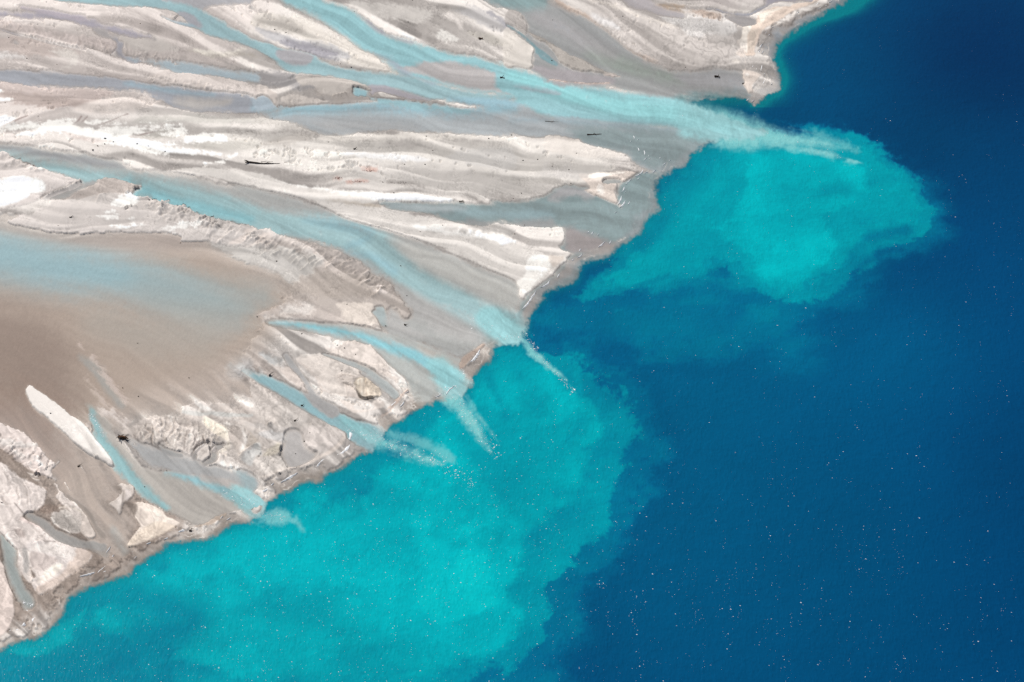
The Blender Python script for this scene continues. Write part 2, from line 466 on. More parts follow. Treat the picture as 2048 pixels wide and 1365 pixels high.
water('A 170,60 330,80 520,120 700,160 640,170 450,120 250,95', (168, 158, 172), .6, 5, 2)
water('A 0,235 120,265 300,305 520,360 690,395 700,405 500,380 280,320 100,278', (150, 146, 152), .7, 2, 1)
water('A 880,300 940,300 950,330 985,340 980,390 1000,440 1080,460 1160,490 1100,510 1000,480 920,450 885,440 930,390 930,340', (160, 158, 165), .8, 3, 2)
water('A 1000,460 1200,480 1400,490 1600,515 1800,560 2044,590 2044,660 1800,640 1600,620 1450,600 1330,560 1200,510 1080,500', (160, 184, 194), .7, 6, 3)
water('A 880,270 940,300 900,310 800,290 740,230 820,230', (165, 160, 160), .6, 4, 2)
water('A 1280,-60 1290,0 1450,42 1580,72 1700,50 1900,22 2040,0 2040,-60', (172, 172, 176), .75, 6, 2)
water('A 150,-90 450,0 540,10 700,24 900,44 1100,54 1250,62 1350,72 1430,102 1480,130 1540,210 1620,255 1700,285 1850,332 2044,398 B 100,458 190,525 260,565 '
      '380,582 540,600 700,625 800,655 880,690 1000,690 1150,720 1300,770 1420,800 1700,800 2044,800 2044,756 1900,742 1700,725 1500,680 1350,650 1180,606 1050,592 900,572 760,552 '
      '700,545 560,512 430,446 260,408 130,360 0,328 A 1850,230 1800,190 1720,140 1600,75 1450,30 1300,0 1200,-90', WBLUE, .9, 4, 2, label='narrow blue channel winding down from the top edge of the delta')
wtint('A 1430,110 1520,120 1600,200 1560,215', (166, 166, 172), .8, 1, 5, 2)
wtint('B 190,410 300,405 420,440 440,485 390,520 310,522 240,500 170,440', (172, 170, 174), .75, 1, 4, 2)
water('A 1290,130 1400,170 1540,200 1560,222 1400,185', (150, 178, 190), .8, 3, 1)
# main right-hand river
water('B 120,-250 200,0 330,60 480,130 620,220 760,310 850,390 950,430 1050,500 1120,560 1180,606 1350,655 1500,690 1700,735 2044,790 C 0,900 300,940 600,970 900,1000 '
      '1200,1020 1450,1040 1700,1112 1960,1130 1960,1000 1850,950 1700,890 1550,840 1362,775 1274,765 1000,760 850,740 700,705 500,682 300,642 200,602 0,545 B 1800,470 1600,430 '
      '1400,380 1250,350 1100,300 1000,270 900,200 790,100 650,20 540,0 460,-250', (156, 201, 205), .95, 8, 3, label='main turquoise river curving past the upper bars to the lake')
wtint('C 0,600,30 300,720,44 700,820,62 1100,880,76 1500,960,84 1750,1020,84', (153, 212, 213), .97, .9, 16, 4, 'w')
wtint('B 830,110 960,200 1050,270 1250,340 1150,320 1000,262 900,190', (164, 160, 170), .75, 1, 5, 2)
wtint('B 1130,540 1300,520 1500,510 1700,540 1840,580 1900,640 1960,715 C 20,765 B 1900,745 1700,722 1500,672 1350,612 1200,572', (186, 182, 182), .6, 1, 5, 3)
wtint('B 940,440 1060,500 1130,560 1180,600 1300,620 1500,690 1350,660 1200,560 1100,480', (160, 168, 180), .8, .8, 7, 3)
wtint('C 0,690 150,700 380,755 200,745', (164, 180, 188), .8, .8, 4, 2)
# the pan below the rivers
water('B 0,895 380,850 640,850 1000,830 1500,880 2044,830 C 300,930 600,960 900,990 1200,1015 1450,1040 1720,1112 1560,1200 1440,1250 1390,1320 1280,1375 1100,1375 960,1290 940,1243 '
      '700,1184 560,1150 400,1112 200,1094 0,1084 B 1700,1068 1300,1048 1100,1042 900,1060 600,1075 450,1050 350,1000 200,960', (166, 176, 180), .7, 5, 3, label='wide grey blue shallows below the main river')
wtint('B 0,860,20 300,870,30 640,870,35 1000,850,40 1500,880,45 2044,860,50', (142, 188, 200), .85, .9, 14, 4, 'w')
wtint('C 0,960,14 300,960,16 600,985,20 900,1010,24 1300,1040,18', (128, 160, 172), .8, .8, 14, 4, 'w')
wtint('C 450,1020 900,1010 1400,1060 1680,1120 1440,1250 1300,1350 1100,1380 950,1300 930,1240 700,1185 560,1150', (124, 146, 148), .8, 1, 16, 5)
wtint('B 450,970 800,960 1300,1020 1000,1050 600,1060', (166, 168, 168), .7, .8, 12, 4)
water('B -30,770 60,762 120,800 150,862 60,880 0,880', (172, 188, 198), .8, 4, 2)
water('B 780,700 880,715 910,762 980,778 1200,800 1450,832 1700,860 1700,920 1500,900 1200,862 1000,822 940,802 860,782 790,762', (150, 192, 199), .85, 4, 3)
water('B 905,690 1000,690 1150,720 1400,800 1200,795 980,735 940,770 905,740', (168, 163, 172), .7, 4, 2)
water('B 1500,790 1800,780 2044,800 2044,850 1800,850 1600,830', (150, 190, 202), .85, 8, 3)
# green grey shallows at the upper right
water('B 1500,-300 1850,0 1900,30 2044,75 C 0,80 60,110 120,200 110,270 0,215 60,300 170,385 170,460 160,545 300,640 500,682 770,680 850,700 1100,750 1340,768 1760,765 1900,790 1890,700 1850,640 '
      '1820,570 1600,545 1300,572 1150,522 950,422 800,300 640,190 420,85 280,0 0,-300', (146, 150, 150), .72, 6, 3, label='green grey shallows between the upper bar and the main river')
wtint('B 1830,0 2044,70 C 0,60 200,60 280,20 200,-40', (122, 155, 156), .8, 1, 14, 4)
wtint('C 650,430,30 900,520,40 1150,590,40 1350,640,45', (134, 150, 138), .75, .9, 16, 5, 'w')
wtint('C 160,540 400,560 700,610 800,660 500,670 300,620', (158, 152, 156), .7, 1, 6, 3)
wtint('C 200,140,30 400,230,40 600,340,40 800,440,30', (150, 148, 150), .7, .7, 14, 4, 'w')
wtint('C 1300,590 1600,570 1830,600 1860,700 1700,700 1400,680', (146, 149, 153), .65, 1, 12, 5)
wtint('C 1340,765 1500,740 1760,745 1900,790 1950,850 1800,860 1600,840 1450,810', (70, 128, 130), .85, 1, 14, 4)
water('C -40,195 40,235 110,290 200,370 260,430 330,490 350,520 260,480 190,410 100,310 0,240', (108, 146, 152), .85, 3, 2)
# creek behind the upper spit
water('f -40,150,9 100,150,10 200,190,12 380,225,14 620,235,16 760,165,12 900,95,10 1000,20,9 1100,-60,9', (128, 134, 150), .8, 3, 1.5, 'w')
water('f 260,270 420,250 640,270 750,330 750,380 640,405 540,415 420,370', (150, 145, 144), .75, 3, 1)
water('C 820,-40 1000,70 1250,120 1350,120 1200,70 1000,-40', (166, 160, 164), .6, 6, 3)
water('f 900,90 1100,10 1500,10 1650,40 1700,-40 1000,-60', (134, 132, 150), .6, 4, 2)

# long creek in the middle
water('F 1000,248 1300,256 1650,264 2044,242 G 200,225 420,112 560,122 660,180 820,265 875,295 840,190 862,122 960,52 1040,5 1260,5 1200,52 1150,130 1170,250 1170,320 1090,370 1050,440 '
      '1040,480 940,550 860,610 820,655 760,695 620,715 540,755 520,835 470,895 380,925 290,965 230,1055 160,1125 130,1200 112,1280 60,1290 30,1160 66,1080 146,975 262,885 335,822 404,742 478,676 486,656 '
      '400,622 425,565 440,480 380,432 200,432 0,422 F 1950,400 1800,420 1550,390 1350,332 1100,302', (122, 148, 150), .8, 5, 3, label='grey green shallow creek spreading onto the middle shelf')
wtint('F 1000,250 1300,262 1650,275 1650,330 1350,330 1100,300', (154, 166, 168), .8, 1, 8, 3)
wtint('F 1600,330,16 1850,335,20 2044,345,26 G 300,360,30', (138, 170, 176), .8, .8, 10, 3, 'w')
wtint('F 1700,400,14 2044,440,22 G 300,420,20', (140, 140, 140), .75, .8, 8, 4, 'w')
wtint('G 430,470 560,500 760,560 840,600 700,640 560,660 480,660 430,600', (142, 134, 134), .7, 1, 8, 3)
wtint('G 870,560 800,650 600,700 520,750 500,840 350,920 220,1050 120,1250 60,1270 100,1080 260,900 480,690 600,650 760,600', (150, 142, 137), .7, .9, 6, 3)
wtint('G 420,115 560,130 660,190 600,210 480,190 360,230 300,205', (160, 162, 164), .7, 1, 7, 3)

# the long diagonal river
water('A -900,1060 0,1150 200,1175 400,1200 650,1240 900,1290 1000,1330 E 1100,0 1500,42 1800,102 2044,142 F 0,150 250,202 450,266 600,322 800,420 1000,470 1200,532 1400,600 1530,662 1700,732 '
      '1850,802 2044,882 G 40,965 40,1080 22,1160 40,1240 70,1290 p 1046,684 1024,692 1000,690 J 1800,10 1640,130 1560,110 1400,40 1300,0 F 1250,1365 1100,1310 1000,1250 1150,1200 1250,1150 1130,950 1050,850 900,800 800,720 700,640 520,602 '
      '480,572 330,542 150,465 0,462 E 2044,432 1900,412 1760,382 1620,352 1500,292 1350,268 1250,237 1130,222 1100,172 1140,132 1000,72 870,47 750,62 660,88 500,32 330,2 A 330,1350 250,1312 '
      '100,1252 0,1217 -900,1120', (172, 175, 172), .72, 6, 3, label='long turquoise river running diagonally to the middle mouth')
wtint('A 0,1160 400,1210 800,1280 1000,1340 800,1330 400,1270 0,1190', (146, 150, 153), .75, .9, 6, 2)
wtint('p -150,300,8 20,318,10 90,332,12 170,352,13 260,368,20 330,386,28 400,406,32 480,426,32 540,446,28 600,454,28 660,466,30 720,482,30 760,502,34 800,532,30 850,562,24 900,592,26 960,628,28 1010,655,38 1045,682,24', TURQ, .88, 1, 14, 4, 'w')
wtint('p 250,366,8 330,398,14 420,420,13 500,440,10', (122, 184, 192), .92, .7, 12, 3, 'w')
wtint('p 610,440,5 680,452,9 740,470,8 F 700,640,14 900,680,20 1020,740,22 1100,800,16', (138, 182, 193), .9, .6, 10, 3, 'w')
wtint('F 1100,560 1400,640 1700,780 2044,930 G 30,1000 F 2044,1100 1700,950 1350,800 1100,620', (187, 189, 183), .62, .95, 14, 5)
wtint('F 1130,950 1300,1050 1600,1200 1800,1320 1500,1300 1250,1150', (186, 186, 184), .6, .7, 14, 5)

# the wide river at the left
water('E -900,380 0,405 60,412 250,470 500,515 800,500 1100,500 1400,500 1450,560 1680,572 1700,612 1850,682 2044,762 F 180,830 260,930 100,1060 0,1120 I 1850,190 1820,262 2000,380 1700,440 1520,482 1450,572 '
      '1350,592 1150,562 1040,600 960,655 800,560 760,520 690,520 660,600 560,560 450,480 300,380 200,372 230,482 300,592 450,692 560,802 700,902 900,992 960,1052 1050,1150 930,1140 1000,1250 860,1292 '
      'L 1060,0 1100,60 1050,150 1000,280 850,300 760,200 720,90 650,0 I 560,1250 470,1200 420,1100 360,1022 430,962 300,832 270,762 180,702 60,652 0,622 -900,500', (186, 168, 154), .68, 26, 9,
      label='broad brown and pale blue river sheet spreading in from the left')
wtint('p -260,470,60 0,512,52 100,532,50 200,545,46 300,565,36 380,585,28 450,605,6 500,620,-24', (159, 191, 197), .88, 1, 46, 5, 'w')
wtint('p 300,590,40 420,610,60 520,600,40', (164, 180, 180), .75, .7, 40, 5, 'w')
wtint('p 200,640,30 300,670,40 400,680,40', (180, 175, 166), .7, .7, 44, 5, 'w')
wtint('p -200,640,50 0,690,80 60,740,90 100,800,60', (152, 133, 122), .8, .85, 60, 14, 'w')
wtint('p 0,850,60 60,860,70 110,900,40', (152, 129, 116), .75, .8, 44, 10, 'w')
wtint('E 0,420 250,480 500,520 900,520 1500,520 1650,580 1400,640 900,620 500,560 0,460', (170, 154, 144), .72, .75, 10, 4)
wtint('I 640,120 800,200 900,380 1000,500 960,540 850,420 740,250', (170, 172, 168), .7, .8, 8, 3)
wtint('n 560,450,40 800,560,60 1100,700,80 1500,900,80 1800,1000,60', (178, 160, 148), .72, .7, 20, 5, 'w')
# side creek
water('I 690,515 740,650 800,800 900,965 1000,1085 1100,1185 1250,1305 1350,1370 L 1560,110 1480,100 1550,120 1640,110 1760,30 I 2044,1290 2044,1240 1900,1180 1700,1110 1500,1060 1400,1040 1200,1040 1080,945 1000,852 950,792 900,702 850,622 770,520', (178, 172, 163), .7, 5, 3,
      label='pale blue side creek leaving the left river sheet')
wtint('I 730,560,18 770,680,32 830,800,42 930,930,52 1020,1040,50 1120,1150,46 1230,1250,40 1330,1330,30', (150, 190, 192), .92, 1, 7, 3, 'w')
wtint('I 1330,1040,16 1500,1085,26 1700,1140,36 1900,1200,60 2040,1260,70', (148, 194, 200), .9, 1, 8, 3, 'w')
water('I 1015,765 1150,820 1280,860 1530,930 1630,990 1760,1010 2044,1080 c 800,820 960,830 1060,920 1110,1010 1040,1100 1000,1160 1050,1200 I 2044,1270 1750,1110 1500,1060 1250,995 1200,955 1100,872', (166, 168, 168), .72, 5, 3)
wtint('c 700,760 900,830 1050,930 1060,1080 900,1100 800,950', (146, 172, 176), .8, .9, 8, 3)
wtint('c 200,960 500,1010 820,1080 700,1020 400,960 200,930', (174, 166, 160), .6, .8, 6, 3)
# the small creeks at the lower mouths
water('p 488,742,4 505,750,7 530,762,10 560,776,12 600,800,13 640,825,14 680,848,17 710,862,20 740,874,26 765,892,22', (152, 192, 198), .9, 4, 1.5, 'w', label='straight pale blue creek between two sand bars near the lower mouths')
water('p 572,712,6 590,740,9 605,765,9 620,790,10 640,808,12 665,824,14', (176, 174, 172), .8, 3, 1.5, 'w')
water('F 80,1200 180,1180 300,1190 500,1212 700,1232 900,1267 1100,1312 1250,1370 J 1300,0 1400,40 1560,110 1640,150 1645,250 1660,350 1690,380 1600,440 1520,460 1400,492 1300,480 1250,400 1200,300 1100,205 1000,112 900,42 800,2 F 700,1352 500,1302 300,1272 130,1242', (176, 182, 178), .72, 4, 2, label='pale turquoise creek fanning out at the lower middle mouth')
wtint('F 110,1215,8 300,1225,20 550,1260,24 800,1310,30 J 1000,20,40 1200,90,42 1350,160,45 1480,240,60 1560,320,60', (140, 198, 206), .92, 1, 8, 3, 'w')
wtint('F 110,1215,8 200,1210,8 300,1215,6', (206, 232, 234), .9, .8, 4, 2, 'w')
wtint('J 1300,30 1500,110 1620,170 1540,170 1400,110', (188, 182, 172), .6, .8, 8, 3)
water('F 950,1085 1020,1090 1050,1180 1060,1240 1000,1240 960,1170 920,1140 950,1110', (170, 186, 186), .75, 3, 1.5)
water('F 1060,1090 1150,1150 1250,1280 1400,1340 1200,1310 1050,1260', (182, 184, 182), .6, 8, 3)
water('J 560,110 700,150 800,200 950,300 1100,400 1000,380 850,260 700,180', (178, 180, 178), .6, 5, 2)
water('L 20,100,30 60,290,45 90,450,42 150,600,44 200,680,50 230,730,50', (158, 168, 165), .82, 6, 2, 'w', label='grey creek between the lowest sand bars')
water('L 230,30,25 340,110,32 450,190,30 600,240,32 750,290,36 840,330,36', (152, 144, 136), .8, 5, 2, 'w')
water('L 900,160,30 960,270,40 990,310,40', (176, 178, 172), .5, 10, 2, 'w')

# ---- the shelf along the front
sh = np.exp(-np.maximum(SDD, 0) / (15.0 * np.clip(1 + .42 * W1 + .2 * FB, .4, 2)))
mouth = np.zeros((Hh, W), np.float32)
for (mx, my, mr) in ((1470, 262, 120), (1035, 672, 40), (918, 788, 42), (752, 885, 36), (515, 1018, 32)):
    mouth = np.maximum(mouth, np.exp(-((X - mx) ** 2 + (Y - my) ** 2) / mr ** 2))
sw = np.clip(sstep(.12, .75, sh + .08 * FBf + .06 * LM) * (1 - mouth), 0, 1) * (SDD > -60)
ty = sstep(560, 700, Y)[..., None]; tq = sstep(300, 190, Y)[..., None]
shc = alb((132, 140, 143)) * (1 - ty) + alb((142, 130, 119)) * ty
shc = shc * (1 - tq) + alb((126, 134, 140)) * tq
rim = (sstep(9, 1, SDD) * .6)[..., None]
shc = shc * (1 - rim) + alb((104, 122, 122)) * rim
ln = np.sin(SDD * .50 + 2.2 * FB + 1.1 * W1)
shc = shc + (alb((226, 216, 206)) - shc) * (.95 * np.clip(ln, 0, 1) ** 5 * np.clip(.35 + .8 * W2, 0, 1) * sstep(4, 8, SDD))[..., None]
shc = shc * (1 + .09 * np.sin(SDD * .62 + 1.6 * FB + 1.0 * FBf) * np.clip(.4 + .5 * W1, 0, 1) + .015 * FBf)[..., None]
k = np.where(WA < .02, (sw > 0.001) * 1.0, sw * .8)[..., None]
WC[:] = WC * (1 - k) + shc * k
WA[:] = np.maximum(WA * (1 - sw), 0) + .84 * sw
for sp in ('p 985,640,22 1020,664,24 1060,696,18', 'p 880,740,24 905,770,26 930,805,22', 'p 690,845,14 730,868,20 790,905,18', 'p 480,992,14 505,1012,18 535,1030,16', 'p 1380,245,30 1460,258,34 1530,272,24'):
    wtint(sp, (152, 205, 207), .95, .85, 10, 4, 'w')
tint('D -40,260 140,170 260,110 400,60 640,-20 640,30 520,60 380,140 240,230 100,300', (150, 140, 136), .8, 4, 2)

# ---- dry bars standing in the water (after the channels)
PINKW, LIGHT, CREAM = (224, 212, 206), (229, 221, 216), (226, 213, 199)
bar('f 740,310 760,370 700,420 540,450 530,520 500,580 470,650 440,680 500,780 560,900 580,925 680,915 720,880 715,800 760,680 800,560 840,490 960,430 1090,350 1200,270 1350,180 1500,120 1600,82 '
    '1800,-10 1900,-80 1700,-80 1640,20 1560,50 1400,70 1250,110 1000,130 880,180 790,240', (226, 207, 194), 1, 2, 1, .5, strand=.05, label='hooked cream sand spit at the upper shore')
tint('f 540,450 640,440 640,500 600,580 590,720 600,850 560,860 490,760 460,680 500,600', (242, 234, 226), .8, 2, .8)
tint('f 790,260 900,190 1150,140 1000,220 880,320 820,360', (243, 235, 224), .7, 2, 1)
tint('f 640,520 760,500 720,640 700,800 610,800 620,640', (212, 198, 186), .7, 2, .8)
bar('k 1370,380 1300,300 1440,300 1440,-20 1300,-40 1150,-200 1300,-330 1430,-260 1450,0 1460,280 1560,350 1740,390 1900,450 1980,520 1900,570 1800,700 1690,800 1660,850 1690,1000 1680,1050 1540,1070 1490,930 1400,790 1450,720 1350,560', (228, 214, 205), 1, 2, .8, .45,
    strand=.05, label='small cream spit pointing down beside the dark notch')
bar('k 1480,450 1560,470 1560,530 1480,560 1430,520', (244, 236, 230), .8, 2, .5, .5)
bar('f 340,990 400,950 470,970 470,1020 400,1030', (234, 225, 217), .8, 3, .6, .35)
bar('f 355,740 390,735 410,765 370,765', (240, 234, 228), .9, 1.5, .5, .35)
tint('C 1560,300 1800,290 1850,380 1700,330', (200, 192, 188), .6, 6, 3)
tint('C 1650,330 1780,350 1850,430 1700,400', (196, 188, 184), .6, 5, 3)
bar('C 120,250 200,280 300,330 420,410 530,460 640,510 720,560 850,612 640,582 500,562 440,532 380,492 330,422 260,352 180,312', (188, 180, 174), 1, 2.5, 1.5, .4, label='thin grey bar beside the small teal creek')
bar('C -30,85 60,110 120,190 122,250 100,272 0,212 -60,180', (190, 182, 178), .9, 2.5, 1.5, .4)
bar('C -60,245 20,262 90,320 172,385 160,440 158,545 60,540 -60,520', (216, 208, 201), .9, 2.5, 1.2, .4)
bar('C 300,635,4 450,655,5 600,668,5 780,665,7', (206, 186, 178), .9, 1.5, .8, .2, 'w')
bar('C 740,600,6 860,612,4', (206, 192, 186), .8, 1.5, .8, .2, 'w')
bar('B 980,740 1020,740 1140,788 1000,772', (226, 218, 212), 1, 1.8, .6, .3)
bar('B 200,790 240,765 320,760 430,780 590,820 440,835 300,848 230,830', (212, 202, 196), 1, 2, 1.2, .45)
bar('B 0,690 70,685 110,720 170,770 150,840 120,800 60,762 0,775', (214, 203, 197), 1, 2, 1.2, .45)
bar('B 330,620 500,620 760,650 890,700 910,728 780,698 700,745 600,770 500,740 460,690 350,690', (204, 195, 189), 1, 2.5, 1.5, .45, label='grey sand island with a scalloped edge between upper channels')
bar('A 1340,560 1400,590 1700,605 2044,690 2044,780 2000,760 1900,740 1700,725 1500,695 1300,655 1200,625 1250,600', (212, 201, 196), .9, 3, 2, .45, label='pale ridged bank above the grey blue channel')
# middle bars
bar('g -700,100 -300,120 0,240 300,318 480,358 605,405 480,440 330,466 120,468 -200,440 -700,330', (224, 214, 207), .6, 3, 1.5, .4, label='long pale sand tongue tapering into the middle shallows')
bar('g -160,740 0,722 200,700 380,680 600,670 735,685 700,720 620,770 560,820 500,826 440,860 400,940 390,990 420,1080 430,1160 400,1175 320,1150 200,1100 60,1040 -100,960 0,935 -60,860', (226, 212, 203), 1, 2, 1, .45,
    strand=.04, label='cream arrowhead spit on the middle shore')
bar('g -700,560 -300,620 0,715 -60,760 -500,760 -800,720', (208, 202, 199), .6, 8, 4, .3)
tint('g 0,730 150,715 400,690 560,690 400,725 200,760 0,780', (246, 239, 232), .8, 2, 1)
tint('g 110,900 200,880 220,960 220,1050 150,1040 110,980', (242, 234, 228), .8, 3, 1)
water('g 210,830 300,800 480,805 470,840 350,860 220,860', (158, 160, 157), .85, 2, .8)
bar('F -20,10 200,70 400,125 700,150 1100,180 1400,212 1560,243 1300,250 1000,243 850,280 1000,302 1200,340 1450,385 1600,420 1750,450 2000,490 2044,560 G 180,630 300,690 470,660 480,672 400,745 330,825 260,885 140,975 100,985 40,900 40,880 '
    'F 2044,862 1850,785 1700,716 1530,645 1400,585 1200,517 1000,455 800,405 620,335 450,250 250,187 0,135 E 1700,60 1400,0 1600,-20', (229, 222, 217), .85, 3, 2, .4, label='long pale sand bar along the diagonal river')
tint('F 150,80 400,125 700,155 1000,175 1400,210 1560,243 1300,243 1000,238 700,195 400,145', (249, 246, 243), .85, 4, 2)
tint('F 560,245 800,262 980,290 800,280', (194, 182, 170), .8, 4, 2)
tint('F 1250,450 1500,470 1700,490 1900,520 2044,555 2044,590 1900,570 1700,540 1400,500', (246, 242, 239), .8, 3, 2)
tint('G 190,680 300,690 320,740 290,810 190,905 100,985 40,895 100,840 120,720', (250, 245, 240), .9, 3, 1)
tint('G 300,680 380,690 420,690 340,780 300,740', (214, 200, 190), .7, 3, 1)
tint('F 1750,400 1950,430 2044,470 2044,540 1900,490 1700,450', (196, 190, 186), .7, 4, 3)
gully('F 1600,480 1800,480 2044,530 2044,600 1800,560', GD, .08, 4, .10)
# bars on the left of the diagonal river
bar('A -600,1180 0,1222 60,1232 110,1265 300,1340 E 450,15 600,62 660,86 480,140 310,232 240,262 0,322 -600,330', (222, 212, 208), 1, 2.5, 1.5, .55, label='white crusted sand bar at the left edge')
tint('E -300,50 0,82 150,60 300,75 350,100 360,160 250,190 200,232 80,282 0,302 -300,310', (255, 254, 252), 1, 3, 1.2)
bar('E 60,405 250,345 400,280 440,230 640,225 800,180 1000,175 1050,210 1130,228 1250,245 1350,270 1500,296 1620,356 1760,386 1880,415 F 0,465 100,465 160,520 200,560 130,610 20,650 0,640 E 1850,605 1690,605 1680,575 1460,568 1450,520 1300,495 1100,497 800,497 520,510 250,465 60,410',
    (218, 209, 205), .85, 2, 2, .45, label='gullied pale sand bar between the left river and the diagonal river')
bar('E 700,130 850,62 1000,85 1130,135 1060,160 1000,182 800,190 600,232 430,225 620,165', (196, 184, 178), .9, 3, 2, .35)
water('E 330,225 480,160 620,120 760,90 640,150 520,215 420,230', (158, 160, 158), .7, 4, 2)
for s in ('E 750,370 850,352 930,345 932,390 860,392 800,378', 'E 865,440 960,440 1020,460 960,462', 'E 1030,400 1080,398 1075,412', 'E 1040,425 1140,425 1130,440 1060,440',
          'E 1285,462 1400,440 1520,432 1600,428 1570,465 1450,478 1350,482', 'E 900,250 1000,222 1095,245 1040,280 960,290 910,280', 'E 850,330 900,315 930,330 880,345'):
    tint(s, (252, 249, 246), .9, 4, 4)
for s in ('F 20,545 60,500 140,520 110,545', 'F 20,655 80,612 180,598 225,612 170,640 100,655', 'F 350,700 400,665 470,648 485,665 420,695', 'F 490,745 550,715 650,708 640,740 560,775 500,770',
          'F 720,825 780,805 770,825', 'F 830,825 890,797 905,805 860,828', 'F 825,890 870,872 920,875 860,895', 'F 890,925 960,918 1030,930 960,935', 'F 940,962 1000,955 1052,975 1040,990 980,975',
          'b 1580,720 1700,650 1850,580 1960,560 1920,620 1800,710', 'b 1810,775 1950,720 2100,680 2000,760', 'b 1870,490 2044,440 2044,520 1900,550'):
    bar(s, (228, 216, 210), 1, 1.8, .8, .4)
bar('F 0,560 200,540 350,550 480,575 520,605 690,640 640,700 780,710 880,770 900,800 820,840 700,830 500,800 300,760 100,680 0,660', (204, 192, 186), .7, 6, 4, .25)
bar('E 1680,572 1700,612 1850,682 2044,762 F 180,830 250,900 420,850 520,720 300,620 0,590 E 1900,600 1780,600', (203, 198, 194), .8, 6, 4, .15)
bar('F 640,1070 770,1060 900,1050 960,1065 950,1080 925,1130 960,1170 985,1215 970,1240 800,1220 660,1200 700,1140', (224, 212, 203), .9, 3, 1.5, .4, label='cream sand patch beside the small blue grey pool')
bar('F 0,1130 150,1080 400,1060 600,1120 700,1200 500,1200 250,1180 60,1190', (206, 194, 188), .8, 8, 3, .25)
# bars at the lower mouths
bar('J 320,145 430,105 560,85 620,70 740,-5 880,20 950,62 1000,140 1050,200 1085,270 1135,300 1130,340 1060,300 960,270 900,230 830,250 900,300 990,390 1000,432 950,450 855,462 780,440 640,430 540,390 480,310 400,230', (220, 208, 201), 1, 2.5, 1.5, .45,
    label='broad pale sand bar with a ribbed cream mound at the lower mouths')
bar('J 780,350 830,290 900,300 990,390 1000,430 950,450 855,460 820,420', (218, 204, 189), .9, 2, .8, .6)
bar('J 210,220 260,200 310,240 360,310 420,410 380,400 280,330 220,260', (216, 203, 196), .9, 3, 1.2, .35)
bar('J 680,478 760,505 800,550 890,556 950,535 930,490 965,465 1020,482 1025,520 960,542 870,567 780,572 720,530', (226, 214, 207), 1, 1.8, .8, .35)
bar('I 1400,900 1200,800 1050,770 970,690 1050,640 1200,590 1350,580 1450,540 1550,470 1750,500 1900,520 2044,540 J 60,500 200,600 100,900 I 1900,950 1600,920', (211, 199, 192), .8, 14, 6, .3)
bar('J -60,330 0,345 100,385 230,460 330,530 450,580 560,640 680,705 728,735 720,780 640,870 540,930 430,1000 300,1035 200,1050 40,1118 0,1050 c 1060,920 960,830 800,740 600,640 400,720 250,740 210,700 100,610 30,600 60,500 150,430 100,380 '
    '0,440 I 1400,870 1300,830 1150,800 1250,770 1400,720 1600,690 1800,660 2044,640', (212, 202, 196), .7, 3, 1.5, .42, label='swirled grey and cream sand bar above the lowest mouth')
tint('J 360,700 420,690 560,680 690,730 720,770 620,870 500,890 450,880 400,840 370,760', (226, 215, 210), .8, 4, 1.5)
tint('J 440,890 540,820 560,860 520,910', (192, 184, 180), .6, 2, 1)
water('J 250,720 350,730 385,830 450,885 480,900 420,965 340,1000 280,1010 230,950 210,900 230,820', (184, 181, 179), .6, 6, 1.5)
water('c 30,560 130,440 300,385 380,380 370,410 230,440 130,540 100,630 50,640', (158, 152, 148), .7, 2.5, .8)
water('c 340,490 380,450 540,400 530,450 430,510 440,590 420,660 260,720 220,720 330,600', (160, 153, 149), .7, 2.5, .8)
for s, c in (('c 230,20 330,30 560,100 600,160 520,240 400,220 280,130', (231, 220, 208)), ('c 800,130 880,200 910,300 870,420 800,500 780,480 850,380 860,280', (234, 226, 221)),
             ('c 940,240 1120,340 1040,410 880,500 780,560 900,400', (206, 194, 184)), ('c 1100,370 960,520 820,640 980,760 1040,620 1150,560', (212, 210, 208)),
             ('c 1180,560 1280,450 1430,390 1440,470 1420,560 1200,600', (210, 200, 186)), ('c 1040,640 1420,600 1500,680 1590,760 1540,800 1300,870 1180,880 1060,760', (222, 213, 207)),
             ('c 640,120 800,150 760,300 740,480 680,400 640,250', (196, 186, 180)), ('c 560,260 620,300 640,420 560,520 420,540 560,440 600,380', (224, 214, 204)),
             ('c 900,60 1200,90 1500,130 1640,200 1560,260 1300,200 1000,120', (200, 192, 188)), ('c 1090,240 1300,200 1560,270 1500,350 1250,330', (212, 208, 207)),
             ('J 0,240 60,330 0,330', (224, 214, 210))):
    tint(s, c, .8, 3, 1.2)
bar('c 1120,930,14 1300,880,14 1500,800,16 1800,740,22 2044,620,26 m 400,1000,60 620,800,80 780,560,70', (224, 211, 203), .9, 2, .8, .4, 'w')
bar('d 150,700 230,570 420,460 520,380 560,400 480,480 380,580 300,680 250,740 170,790', (196, 176, 164), .9, 2, 1, .12, 'r', 'reddish beach ridge at the tip between two mouths')
bar('J 1010,590,8 1060,560,12 1130,470,14 1210,390,8', (208, 190, 180), .8, 2, 1, .12, 'w')
